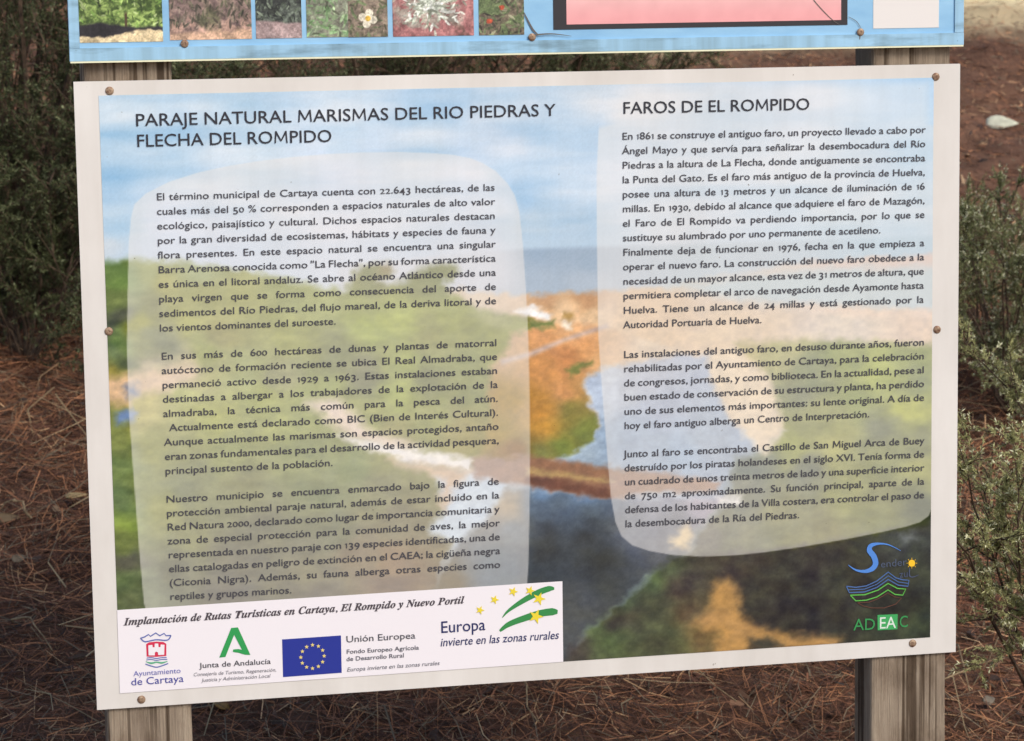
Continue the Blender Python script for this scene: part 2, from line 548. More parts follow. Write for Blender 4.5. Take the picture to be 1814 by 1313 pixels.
def scenery(x, y):
    """colour (sRGB 0-255) of the print at photo positions"""
    wx = x + (fbm(x / 60, y / 45, 1, 3) - 0.5) * 46
    wy = y + (fbm(x / 60, y / 45, 2, 3) - 0.5) * 34
    hx = x + (fbm(x / 16, y / 12, 21, 3) - 0.5) * 18
    hy = y + (fbm(x / 16, y / 12, 22, 3) - 0.5) * 14
    inl, inr = inpoly_sd(x, y, LEFT_BOX), inpoly_sd(x, y, RIGHT_BOX)

    def field(pts, p=3.0, wob=True):
        qx, qy = (wx, wy) if wob else (x, y)
        num, den = 0, 0
        PX = np.array([q[0] for q in pts], float); PY = np.array([q[1] for q in pts], float)
        il, ir = inpoly_sd(PX, PY, LEFT_BOX) > 0, inpoly_sd(PX, PY, RIGHT_BOX) > 0
        for i, (a, b_, c) in enumerate(pts):
            c = np.array(c, float)
            if il[i] or ir[i]:
                c = np.clip((c - OV * OVC) / (1 - OV), 5, 255)
            w = 1.0 / (((qx - a) ** 2 + (qy - b_) ** 2 + 120) ** (p / 2))
            num = num + w[..., None] * c
            den = den + w
        return num / den[..., None]

    def over(c, new, pts, soft, warp=True):
        d = inpoly_sd(hx if warp else x, hy if warp else y, pts)
        k = smooth(-soft * 2.0, soft * 2.0, d)[..., None]
        return c * (1 - k) + new * k

    # sky with streaky cloud
    c = field([(200, 190, (176, 205, 226)), (400, 195, (188, 211, 228)), (600, 185, (184, 209, 229)), (760, 170, (168, 200, 227)), (900, 180, (188, 208, 225)), (1040, 160, (198, 212, 224)),
               (195, 260, (158, 196, 224)), (195, 330, (142, 187, 222)), (200, 400, (158, 195, 222)), (195, 445, (186, 203, 216)), (300, 290, (168, 201, 226)), (450, 250, (180, 207, 227)),
               (600, 250, (166, 200, 227)), (750, 245, (186, 208, 226)), (900, 240, (188, 207, 226)), (1000, 250, (172, 201, 226)), (950, 320, (160, 196, 226)), (1030, 330, (170, 201, 227)),
               (930, 340, (152, 191, 224)), (950, 400, (180, 202, 219)), (1030, 405, (176, 200, 220)), (900, 300, (160, 196, 226)),
               (300, 400, (208, 217, 228)), (600, 300, (210, 218, 228)), (850, 330, (208, 217, 227)), (600, 430, (212, 217, 224)), (850, 440, (210, 215, 222)), (350, 440, (208, 216, 226)),
               (1150, 180, (212, 217, 221)), (1400, 160, (206, 216, 225)), (1600, 170, (192, 213, 230)), (1640, 260, (193, 213, 227)), (1300, 300, (208, 217, 224)), (1100, 300, (206, 216, 225)),
               (1500, 330, (205, 216, 224)), (1630, 380, (196, 212, 222)), (1200, 420, (208, 214, 219)), (1500, 410, (200, 213, 220))])
    cl = fbm(x / 170 + y / 400, y / 34, 31, 4)
    c = c + ((cl - 0.46) * 84)[..., None] * np.array((1.0, 0.55, 0.22)) * smooth(480, 380, y)[..., None]
    # sea, sand, lagoon
    sea = field([(960, 445, (142, 166, 190)), (960, 500, (160, 178, 196)), (1040, 460, (146, 168, 190)), (1040, 510, (166, 182, 198)), (1250, 450, (196, 205, 210)), (1640, 430, (188, 206, 216)), (700, 490, (212, 214, 218)), (850, 480, (210, 213, 218))])
    c = over(c, sea, [(600, 470), (930, 441), (1250, 432), (1700, 416), (1700, 700), (600, 700)], 3, False)
    sandc = field([(960, 532, (196, 148, 104)), (1040, 527, (190, 140, 96)), (1000, 550, (232, 192, 144)), (1050, 560, (230, 190, 142)), (850, 530, (222, 208, 188)), (900, 545, (224, 206, 184)), (1150, 540, (220, 198, 172)),
                   (1300, 475, (216, 206, 196)), (1500, 462, (222, 200, 186)), (1640, 458, (220, 200, 188)), (1150, 600, (224, 200, 170)), (1300, 590, (222, 202, 176)), (1500, 575, (216, 204, 188)), (1640, 580, (220, 200, 180))])
    c = over(c, sandc, [(760, 508), (930, 523), (1060, 517), (1200, 506), (1330, 478), (1450, 462), (1700, 448), (1700, 760), (760, 760)], 4)
    c = over(c, np.array((165., 190., 198.)), [(1180, 506), (1330, 486), (1460, 474), (1700, 468), (1700, 556), (1560, 550), (1400, 540), (1270, 524)], 8)
    c = over(c, np.array((226., 186., 150.)), [(1380, 540), (1700, 552), (1700, 566), (1500, 560)], 5)
    # ochre land in the middle
    och = field([(960, 590, (216, 150, 92)), (1030, 580, (226, 170, 116)), (1040, 610, (218, 150, 90)), (1000, 640, (206, 132, 72)), (960, 660, (200, 134, 70)), (1000, 690, (214, 144, 82)), (950, 720, (190, 128, 44)),
                 (1010, 720, (128, 118, 46)), (960, 750, (196, 138, 46)), (1040, 760, (110, 122, 50)), (990, 785, (106, 122, 48)), (950, 800, (120, 124, 60)), (1080, 640, (222, 196, 168)), (1150, 625, (222, 204, 180)),
                 (900, 620, (212, 186, 158)), (900, 700, (186, 164, 118)), (880, 760, (184, 166, 120)), (910, 800, (170, 146, 118)), (820, 780, (170, 166, 118))], 3.2)
    c = over(c, och, [(900, 586), (940, 582), (1040, 572), (1110, 590), (1230, 625), (1150, 640), (1080, 650), (1040, 668), (1036, 690), (1050, 730), (1062, 752), (1050, 782), (1012, 806), (975, 818), (930, 820), (820, 830), (830, 700), (880, 600)], 3)
    # water of the river
    wat = field([(1060, 690, (176, 192, 212)), (1040, 800, (142, 164, 186)), (1150, 660, (192, 196, 204)), (1180, 720, (182, 190, 204)), (1200, 800, (178, 192, 206)), (1260, 800, (178, 188, 200)), (1120, 780, (178, 190, 204))])
    c = over(c, wat, [(1034, 674), (1070, 652), (1130, 642), (1200, 630), (1262, 626), (1258, 660), (1290, 730), (1336, 792), (1310, 850), (1290, 890), (1100, 850), (975, 822), (1010, 808), (1050, 783), (1062, 752), (1048, 725), (1036, 692)], 4)
    # green hill on the left
    gl = field([(200, 480, (84, 116, 48)), (212, 505, (88, 122, 44)), (205, 535, (96, 114, 50)), (208, 565, (64, 70, 52)), (205, 590, (46, 56, 44)), (215, 605, (92, 124, 48)), (200, 625, (84, 106, 60)), (215, 640, (62, 78, 44)),
                (200, 655, (150, 138, 44)), (200, 780, (110, 124, 54)), (210, 830, (92, 116, 56)), (215, 880, (82, 106, 56)), (212, 925, (110, 136, 48)), (215, 965, (94, 110, 46)), (222, 990, (66, 66, 52)), (228, 1030, (76, 98, 52)), (235, 1065, (66, 80, 48)),
                (260, 480, (170, 176, 134)), (300, 505, (172, 172, 116)), (350, 480, (168, 176, 138)), (350, 520, (166, 168, 112)), (270, 545, (156, 158, 128)), (330, 570, (172, 174, 108)), (420, 540, (170, 172, 116)), (500, 520, (164, 170, 124)), (250, 580, (168, 170, 112)), (400, 590, (164, 162, 118)),
                (280, 610, (150, 154, 132)), (360, 620, (164, 170, 112)), (640, 475, (158, 160, 128)), (660, 490, (152, 156, 124)), (690, 475, (160, 152, 126)), (780, 475, (152, 156, 116)), (770, 500, (150, 156, 116)), (740, 500, (152, 156, 118)), (560, 540, (172, 178, 128)), (640, 540, (166, 172, 122)), (700, 560, (178, 186, 102)), (660, 580, (172, 182, 100)), (800, 560, (166, 172, 110)), (820, 590, (160, 164, 118)), (750, 600, (160, 162, 122)),
                (880, 560, (176, 178, 140)), (880, 600, (164, 168, 120)), (500, 600, (168, 172, 116)), (600, 620, (150, 154, 122)), (720, 640, (164, 172, 104)), (820, 640, (154, 160, 118)), (650, 660, (148, 150, 126)), (760, 670, (146, 150, 120)), (840, 690, (156, 160, 116)),
                (260, 650, (190, 182, 160)), (330, 660, (206, 190, 162)), (430, 655, (168, 174, 128)), (500, 660, (160, 162, 130)), (330, 700, (180, 184, 130)), (460, 700, (170, 176, 116)), (560, 700, (160, 168, 112)), (700, 700, (170, 178, 110)), (260, 720, (196, 190, 140)), (380, 740, (174, 178, 114)), (500, 750, (166, 172, 110)), (640, 740, (164, 168, 108)), (760, 730, (162, 166, 110)),
                (270, 790, (164, 166, 118)), (400, 800, (158, 164, 110)), (330, 850, (146, 150, 124)), (520, 800, (154, 160, 110)), (620, 830, (150, 158, 106)), (700, 770, (164, 162, 116)), (820, 760, (168, 162, 116)), (560, 870, (146, 152, 116)), (440, 860, (150, 152, 120)), (680, 880, (148, 148, 108)), (280, 900, (162, 164, 98)), (340, 950, (150, 152, 98)), (460, 930, (138, 138, 116)), (580, 940, (140, 142, 104)), (700, 930, (146, 142, 104)), (300, 1010, (138, 138, 102)), (420, 1000, (138, 136, 100)), (540, 1000, (142, 140, 100)), (640, 990, (150, 140, 106)), (700, 1000, (160, 142, 112)), (400, 1050, (132, 130, 98)), (560, 1050, (136, 132, 98)), (700, 1040, (146, 134, 108))], 3.4)
    gl = gl + np.where(inl > 0, 14, 6)[..., None] * np.array((1.0, 0.78, 0.55))
    gl = gl + ((fbm(x / 34, y / 13, 51, 4) - 0.5) * 52)[..., None] * np.array((1.0, 0.95, 0.6))
    hill = [(150, 463), (240, 461), (320, 462), (400, 474), (480, 488), (560, 506), (610, 514), (622, 490), (640, 470), (665, 466), (690, 466), (702, 480), (690, 492), (668, 500), (690, 506), (716, 498), (740, 474), (775, 464), (805, 468), (816, 482), (804, 494), (782, 502), (800, 520), (850, 545), (890, 555), (935, 560), (938, 582),
            (905, 595), (890, 625), (868, 650), (862, 700), (870, 740), (850, 800), (838, 830), (770, 840), (790, 900), (760, 940), (800, 960), (780, 1010), (760, 1140), (150, 1140)]
    c = over(c, gl, hill, 5)
    # tracks, walls, small things on the left
    c = over(c, np.array((222., 178., 128.)), [(150, 672), (232, 664), (330, 648), (345, 660), (300, 690), (232, 706), (232, 718), (150, 712)], 7)
    c = over(c, np.array((92., 122., 168.)), [(203, 730), (238, 722), (240, 746), (206, 752)], 5)
    c = over(c, np.array((86., 104., 136.)), [(218, 686), (240, 680), (246, 700), (222, 702)], 6)
    c = over(c, np.array((228., 196., 164.)), [(540, 712), (600, 706), (650, 760), (740, 790), (700, 800), (620, 775)], 8)
    c = over(c, np.array((244., 238., 228.)), [(600, 772), (690, 790), (838, 813), (836, 834), (740, 824), (680, 806)], 4)
    c = over(c, np.array((206., 160., 112.)), [(690, 815), (836, 834), (800, 870), (790, 905), (778, 890), (790, 850)], 6)
    # bridge and lower water
    lw = field([(960, 875, (92, 126, 166)), (1040, 890, (92, 122, 158)), (960, 905, (76, 94, 116)), (1040, 912, (70, 86, 104)), (960, 935, (50, 54, 58)), (1040, 945, (46, 50, 54)), (960, 980, (44, 48, 52)), (1060, 1000, (40, 44, 46)), (960, 1020, (48, 56, 62)),
                (1040, 1060, (68, 73, 77)), (1010, 1110, (70, 75, 79)), (1080, 1040, (56, 62, 64)), (890, 900, (190, 178, 160)), (900, 940, (160, 164, 166)), (880, 1000, (146, 152, 156)), (900, 1040, (140, 148, 152)), (800, 1040, (150, 140, 120)),
                (1150, 890, (176, 178, 186)), (1180, 940, (160, 160, 162)), (1120, 950, (162, 164, 168)), (1250, 890, (186, 180, 186))])
    c = over(c, lw, [(800, 975), (850, 930), (880, 890), (905, 862), (1060, 880), (1180, 880), (1292, 880), (1240, 935), (1200, 1000), (1150, 1020), (1110, 1060), (1070, 1095), (1030, 1130), (1000, 1190), (900, 1200), (740, 1100)], 5)
    c = over(c, np.array((140., 96., 70.)), [(838, 812), (940, 808), (980, 814), (1070, 826), (1180, 838), (1280, 852), (1270, 872), (1180, 872), (1075, 884), (1010, 874), (938, 862), (838, 846)], 4)
    c = over(c, np.array((172., 138., 84.)), [(930, 828), (1070, 846), (1090, 854), (1070, 856), (930, 838)], 3)
    c = over(c, np.array((104., 62., 48.)), [(930, 842), (1075, 864), (1090, 882), (1040, 878), (930, 860)], 4)
    # sand spit and green hill on the right
    gr = field([(1300, 640, (186, 178, 140)), (1400, 620, (178, 176, 136)), (1500, 620, (160, 168, 124)), (1620, 630, (156, 164, 118)), (1450, 660, (150, 156, 128)), (1560, 660, (176, 184, 118)), (1620, 670, (152, 160, 126)), (1420, 700, (148, 152, 132)), (1520, 710, (158, 166, 120)), (1620, 730, (184, 188, 118)), (1440, 740, (164, 166, 126)),
                (1560, 760, (144, 148, 130)), (1630, 780, (146, 150, 124)), (1480, 790, (178, 178, 128)), (1400, 790, (164, 168, 120)), (1560, 810, (154, 158, 124)), (1340, 830, (140, 146, 138)), (1430, 840, (142, 146, 134)), (1630, 830, (170, 172, 124)), (1500, 860, (162, 164, 122)), (1320, 880, (150, 152, 142)), (1400, 900, (158, 158, 132)), (1560, 890, (150, 152, 120)), (1300, 940, (154, 154, 140)), (1450, 940, (154, 152, 126)), (1620, 900, (132, 136, 118)), (1240, 960, (152, 150, 144))], 3.4)
    gr = gr + 12 * np.array((1.0, 0.8, 0.2)) + ((fbm(x / 34, y / 14, 61, 4) - 0.5) * 56)[..., None] * np.array((1.0, 0.95, 0.55))
    c = over(c, gr, [(1300, 612), (1352, 604), (1450, 602), (1700, 612), (1700, 1000), (1200, 1000), (1240, 935), (1285, 888), (1300, 815), (1345, 800), (1386, 760), (1372, 700), (1352, 660), (1330, 640)], 6)
    c = over(c, np.array((228., 196., 148.)), [(1255, 628), (1300, 620), (1345, 650), (1370, 690), (1386, 762), (1352, 806), (1336, 790), (1290, 730), (1258, 664)], 6)
    c = over(c, np.array((232., 196., 132.)), [(1190, 950), (1215, 930), (1228, 945), (1215, 972), (1195, 970)], 5)
    c = over(c, np.array((244., 240., 232.)), [(1270, 882), (1310, 878), (1312, 892), (1280, 896)], 5)
    # dark bank and track at the bottom right
    fg = field([(1100, 1060, (66, 80, 52)), (1150, 1030, (74, 92, 54)), (1180, 1000, (60, 68, 46)), (1060, 1110, (88, 106, 58)), (1020, 1150, (66, 58, 50)), (1100, 1100, (58, 54, 46)), (1090, 1140, (72, 88, 46)), (1160, 1080, (62, 66, 46)), (1210, 1040, (64, 54, 46)), (1220, 1090, (96, 78, 50)), (1180, 1130, (70, 76, 48)), (1240, 1130, (110, 86, 46)),
                (1300, 1010, (52, 44, 40)), (1350, 1060, (40, 36, 34)), (1450, 1000, (54, 50, 40)), (1420, 1040, (42, 40, 34)), (1480, 1020, (48, 48, 38)), (1400, 1090, (38, 36, 34)), (1500, 1070, (40, 38, 34)), (1600, 1060, (36, 38, 30)), (1620, 1000, (42, 46, 40)), (1640, 1100, (40, 50, 34)), (1560, 1100, (46, 52, 36)), (1600, 960, (56, 60, 56))])
    fg = fg + ((fbm(x / 18, y / 15, 71, 4) - 0.5) * 44)[..., None] * np.array((0.9, 1.0, 0.6)) + ((fbm(x / 45, y / 30, 72, 4) - 0.5) * 40)[..., None] * np.array((0.8, 1.0, 0.4))
    c = over(c, fg, [(1700, 880), (1640, 930), (1400, 970), (1200, 985), (1160, 1010), (1120, 1050), (1070, 1090), (1030, 1126), (1000, 1165), (1000, 1220), (1700, 1220)], 5)
    c = over(c, np.array((180., 132., 68.)), [(1268, 1030), (1292, 1022), (1308, 1040), (1310, 1070), (1318, 1098), (1345, 1112), (1400, 1126), (1490, 1130), (1480, 1150), (1390, 1150), (1330, 1138), (1325, 1170), (1270, 1170), (1270, 1120), (1225, 1108), (1255, 1080)], 7)
    c = over(c, np.array((60., 56., 44.)), [(1330, 1136), (1360, 1130), (1385, 1142), (1350, 1156)], 5)
    c = over(c, np.array((104., 110., 108.)), [(1596, 948), (1618, 942), (1622, 956), (1604, 962)], 6)
    # small things on the ochre land
    c = over(c, np.array((240., 238., 236.)), [(912, 548), (940, 542), (978, 554), (976, 568), (945, 566)], 3)
    c = over(c, np.array((92., 112., 52.)), [(936, 571), (962, 572), (984, 568), (984, 579), (936, 582)], 3)
    c = over(c, np.array((168., 132., 66.)), [(998, 556), (1018, 555), (1018, 564), (998, 566)], 3)
    c = over(c, np.array((236., 224., 200.)), [(1000, 570), (1012, 569), (1012, 586), (1001, 587)], 3)
    c = over(c, np.array((196., 166., 148.)), [(1075, 574), (1078, 580), (1000, 606), (940, 632), (890, 645), (886, 638), (940, 622), (1000, 598)], 2.5, False)
    c = over(c, np.array((112., 118., 54.)), [(1003, 658), (1022, 646), (1052, 638), (1052, 646), (1028, 656), (1012, 668)], 3)
    # fine variation of the printed photograph
    land = smooth(505, 560, y)
    tex = (fbm(x / 11, y / 8, 91, 3) - 0.5) * 0.27 * land + (fbm(x / 34, y / 20, 92, 3) - 0.5) * 0.13 * land
    c = c * (1 + tex[..., None] * np.array((1.0, 0.95, 0.8)))
    c = c + ((fbm(x / 40, y / 26, 93, 3) - 0.5) * land)[..., None] * np.array((10., 5., -10.))
    c = c * 0.84 + c.mean(-1, keepdims=True) * 0.13 + 8 * np.array((1.05, 1.0, 0.85))
    c = c + (vnoise(x / 2.2, y / 2.2, 95) - 0.5)[..., None] * 9
    # pale text boxes
    for d, k in ((inl, 1.0), (inr, 1.0)):
        a = (smooth(-1.2, 1.2, d) * OV * k)
        if d is inr:
            a = a * smooth(-6, 40, d + np.maximum(y - 220, 0) * 3)
        a = a[..., None]
        c = c * (1 - a) + OVC * a
    return np.clip(c, 4, 250)


PRINT_GAIN = 1.0
pc = np.array([(176.5, 171), (1655, 136.5), (1646.5, 1125.5), (211.5, 1228)])
puv = uv(pc[:, 0], pc[:, 1])
pu0, pu1 = puv[[0, 3], 0].mean(), puv[[1, 2], 0].mean()
pv0, pv1 = puv[[2, 3], 1].mean(), puv[[0, 1], 1].mean()
gu, gv = np.meshgrid(np.linspace(pu0, pu1, 760), np.linspace(pv0, pv1, 540))
ppx, ppy = unuv(gu, gv)
cols = lin(scenery(ppx, ppy)) * PRINT_GAIN
k = gu.shape
ii = np.arange(gu.size).reshape(k)
PF = np.stack([ii[:-1, :-1], ii[:-1, 1:], ii[1:, 1:], ii[1:, :-1]], -1).reshape(-1, 4)
PVv = np.stack([gu.ravel() - PWID / 2, np.full(gu.size, -0.0005), gv.ravel() + V0], -1)
m_print = attr_mat('printed_sheet', rough=0.42, spec=0.35)
grime(m_print, 0.035)
link('landscape_print', fast_mesh('landscape_print', PVv, PF, cols.reshape(-1, 3), m_print), lower)

# white strip with the logos
m_footer = new_mat('printed_white', lin((232, 226, 228)), 0.42)
foot = poly('logo_strip', [(207.4, 1080.7), (996, 1029.5), (997.5, 1172.2), (212.2, 1228.2)], 0.0009, m_footer, lower)

# ------------------------------------------------------------------ lettering
INK = new_mat('ink_dark', lin((42, 42, 50)), 0.45)
INK_BODY = new_mat('ink_body', lin((72, 70, 75)), 0.45)
glyphs, advs = {}, {}


def mathbi(ch):
    if 'a' <= ch <= 'z':
        return chr(0x1D482 + ord(ch) - 97)
    if 'A' <= ch <= 'Z':
        return chr(0x1D468 + ord(ch) - 65)
    return ch


def make_glyphs(chars, style):
    """turn each needed character into a small triangle mesh"""
    off = {'body': 0.0055, 'head': 0.004, 'bold': 0.011, 'plain': 0.002, 'serif': 0.012}[style]
    tmp = []

    def t(body):
        cu = bpy.data.curves.new('glyph', 'FONT')
        cu.body = body
        cu.size = 1.0
        cu.offset = off
        cu.resolution_u = 3
        cu.fill_mode = 'FRONT'
        ob = bpy.data.objects.new('glyph', cu)
        scene.collection.objects.link(ob)
        tmp.append((ob, cu))
        return ob
    obs = {ch: (t(ch), t('H' + ch + 'H')) for ch in chars}
    hh = t('HH'); h1 = t('H')
    bpy.context.view_layer.update()
    dg = bpy.context.evaluated_depsgraph_get()

    def grab(ob):
        me = bpy.data.meshes.new_from_object(ob.evaluated_get(dg))
        V = np.array([v.co[:2] for v in me.vertices]).reshape(-1, 2)
        F = [list(p.vertices) for p in me.polygons]
        bpy.data.meshes.remove(me)
        return V, F
    HV, _ = grab(hh)
    H1, _ = grab(h1)
    glyphs[(style, 'cap')] = H1[:, 1].max() - H1[:, 1].min()
    w0 = HV[:, 0].max()
    for ch, (a, b_) in obs.items():
        V, F = grab(a)
        B, _ = grab(b_)
        cap_ = glyphs[(style, 'cap')]
        if ch == 'M':                      # splayed capital
            w_, st_ = cap_ * 1.02, {'head': 0.072, 'body': 0.092, 'bold': 0.11, 'plain': 0.065}.get(style, 0.08)
            x0 = V[:, 0].min(); sp = w_ * 0.06
            V = np.array([(x0, 0), (x0 + st_, 0), (x0 + sp + st_ * 0.95, cap_ * 0.72), (x0 + w_ / 2 - st_ * 0.42, cap_ * 0.16), (x0 + w_ / 2 + st_ * 0.42, cap_ * 0.16), (x0 + w_ - sp - st_ * 0.95, cap_ * 0.72),
                          (x0 + w_ - st_, 0), (x0 + w_, 0), (x0 + w_ - sp, cap_), (x0 + w_ - sp - st_ * 1.05, cap_), (x0 + w_ / 2, cap_ * 0.30), (x0 + sp + st_ * 1.05, cap_), (x0 + sp, cap_)])
            F = [list(t_) for t_ in tessellate_polygon([[Vector((*p, 0)) for p in V]])]
        elif ch == '1':
            st_ = 0.088
            V = np.array([(0.16, 0), (0.16 + st_, 0), (0.16 + st_, cap_), (0.175, cap_), (0.05, cap_ * 0.86), (0.075, cap_ * 0.76), (0.16, cap_ * 0.85)])
            F = [[0, 1, 2, 3, 6], [3, 4, 5, 6]]
        glyphs[(style, ch)] = (V, F)
        advs[(style, ch)] = B[:, 0].max() - w0
        if ch == '1':
            advs[(style, ch)] = 0.34
        elif ch == 'M':
            advs[(style, ch)] = w_ + 2 * x0
    for ob, cu in tmp:
        bpy.data.objects.remove(ob)
        bpy.data.curves.remove(cu)


ACUTE = {'í': 'i', 'ó': 'o'}
OLD_SMALL, OLD_DROP = '012', '34579'


def word_mesh(word, style, oldstyle):
    V, F, x = [], [], 0.0
    for ch in word:
        src, acc = ch, False
        if style == 'serif':
            if ch in ACUTE:
                src, acc = ACUTE[ch], True
            src = mathbi(src)
        gv_, gf = glyphs[(style, src)]
        g = gv_.copy()
        adv = advs[(style, src)]
        if oldstyle and ch in OLD_SMALL:
            g[:, 1] *= 0.72; g[:, 0] *= 0.92; adv *= 0.92
        elif oldstyle and ch in OLD_DROP:
            g[:, 1] -= 0.17
        b_ = len(V)
        V += [(p[0] + x, p[1]) for p in g]
        F += [[b_ + i for i in f] for f in gf]
        if acc:
            b_ = len(V)
            top = 0.50
            V += [(x + adv * 0.42, top), (x + adv * 0.42 + 0.07, top), (x + adv * 0.42 + 0.22, top + 0.17), (x + adv * 0.42 + 0.11, top + 0.17)]
            F.append([b_, b_ + 1, b_ + 2, b_ + 3])
        x += adv
    return V, F, x


def text_line(name, s, p0, p1, cap, style, mat, parent, n=0.0016, sx=None, justify=False, oldstyle=False, shear=0.0, label=None):
    a, b_ = uv(*p0), uv(*p1)
    L = float(np.linalg.norm(b_ - a))
    d = (b_ - a) / L
    up = np.array([-d[1], d[0]]) * 0.35 + np.array([0, 1]) * 0.65
    capm = float(np.linalg.norm(uv(p0[0], p0[1] - cap) - a))
    size = capm / glyphs[(style, 'cap')]
    words = [word_mesh(w, style, oldstyle) for w in s.split(' ') if w]
    wsum = sum(w[2] for w in words) * size
    nsp = max(len(words) - 1, 1)
    if justify:
        k = sx
        space = (L - wsum * k) / nsp
    else:
        k = L / (wsum + 0.27 * size * (len(words) - 1))
        space = 0.27 * size * k
    V, F, x = [], [], 0.0
    for wv, wf, ww in words:
        o_ = len(V)
        for gx_, gy_ in wv:
            X = x + (gx_ * size + shear * gy_ * size) * k
            p = a + d * X + up * gy_ * size
            V.append(loc(p[0], p[1], n))
        F += [[o_ + i for i in f] for f in wf]
        x += ww * size * k + space
    o = link(name, fast_mesh(name, V, F, mat=mat), parent)
    if label:
        o['label'] = label
    return o


HEADS = [("PARAJE NATURAL MARISMAS DEL RIO PIEDRAS Y", (239, 223.6), (984, 205), 21.8),
         ("FLECHA DEL ROMPIDO", (241, 260.3), (588.5, 251.2), 21.8),
         ("FAROS DE EL ROMPIDO", (1102, 201.6), (1434.5, 194.3), 20.8)]
BLOCKS = [
    # first baseline left/right, last full baseline left/right, lines, right end of the last line
    ((276.7, 354.7), (876.8, 337.5), (281.6, 561.3), (879.2, 538.2), 595.5, """El término municipal de Cartaya cuenta con 22.643 hectáreas, de las
cuales más del 50 % corresponden a espacios naturales de alto valor
ecológico, paisajístico y cultural. Dichos espacios naturales destacan
por la gran diversidad de ecosistemas, hábitats y especies de fauna y
flora presentes. En este espacio natural se encuentra una singular
Barra Arenosa conocida como "La Flecha", por su forma característica
es única en el litoral andaluz. Se abre al océano Atlántico desde una
playa virgen que se forma como consecuencia del aporte de
sedimentos del Río Piedras, del flujo mareal, de la deriva litoral y de
los vientos dominantes del suroeste."""),
    ((285.3, 637), (880.4, 612.4), (291.4, 814.7), (884.2, 785.4), 590, """En sus más de 600 hectáreas de dunas y plantas de matorral
autóctono de formación reciente se ubica El Real Almadraba, que
permaneció activo desde 1929 a 1963. Estas instalaciones estaban
destinadas a albergar a los trabajadores de la explotación de la
almadraba, la técnica más común para la pesca del atún.
 Actualmente está declarado como BIC (Bien de Interés Cultural).
Aunque actualmente las marismas son espacios protegidos, antaño
eran zonas fundamentales para el desarrollo de la actividad pesquera,
principal sustento de la población."""),
    ((293.8, 890.4), (883.9, 857.9), (299.7, 1038), (886.6, 1005.2), 517, """Nuestro municipio se encuentra  enmarcado bajo la figura de
protección ambiental paraje natural, además de estar incluido en la
Red Natura 2000, declarado como lugar de importancia comunitaria y
zona de especial protección para la comunidad de aves, la mejor
representada en nuestro paraje con 139 especies identificadas, una de
ellas catalogadas en peligro de extinción en el CAEA; la cigüeña negra
(Ciconia Nigra).  Además, su fauna alberga otras especies como
reptiles y grupos marinos."""),
    ((1101.2, 247.5), (1639.4, 235.3), (1103.5, 555.7), (1636, 535.9), 1349.5, """En 1861 se construye el antiguo faro, un proyecto llevado a cabo por
Ángel Mayo y que servía para señalizar la desembocadura del Río
Piedras a la altura de La Flecha, donde antiguamente se encontraba
la Punta del Gato. Es el faro más antiguo de la provincia de Huelva,
posee una altura de 13 metros y un alcance de iluminación de 16
millas. En 1930, debido al alcance que adquiere el faro de Mazagón,
el Faro de El Rompido va perdiendo importancia, por lo que se
sustituye su alumbrado por uno permanente de acetileno.
Finalmente deja de funcionar en 1976, fecha en la que empieza a
operar el nuevo faro. La construcción del nuevo faro obedece a la
necesidad de un mayor alcance, esta vez de 31 metros de altura, que
permitiera completar el arco de navegación desde Ayamonte hasta
Huelva. Tiene un alcance de 24 millas y está gestionado por la
Autoridad Portuaria de Huelva."""),
    ((1104.1, 634.1), (1637.2, 611.5), (1105, 734.8), (1637, 709.6), 1540, """Las instalaciones del antiguo faro, en desuso durante años, fueron
rehabilitadas por el Ayuntamiento de Cartaya, para la celebración
de congresos, jornadas, y como biblioteca. En la actualidad, pese al
buen estado de conservación de su estructura y planta, ha perdido
uno de sus elementos más importantes: su lente original. A día de
hoy el faro antiguo alberga un Centro de Interpretación."""),
    ((1105.3, 810.2), (1637, 785.8), (1106.5, 908.9), (1637, 882), 1416, """Junto al faro se encontraba el Castillo de San Miguel Arca de Buey
destruído por los piratas holandeses en el siglo XVI. Tenía forma de
un cuadrado de unos treinta metros de lado y una superficie interior
de 750 m2 aproximadamente. Su función principal, aparte de la
defensa de los habitantes de la Villa costera, era controlar el paso de
la desembocadura de la Ría del Piedras."""),
]
FOOT_SERIF = "Implantación de Rutas Turísticas en Cartaya, El Rompido y Nuevo Portil"
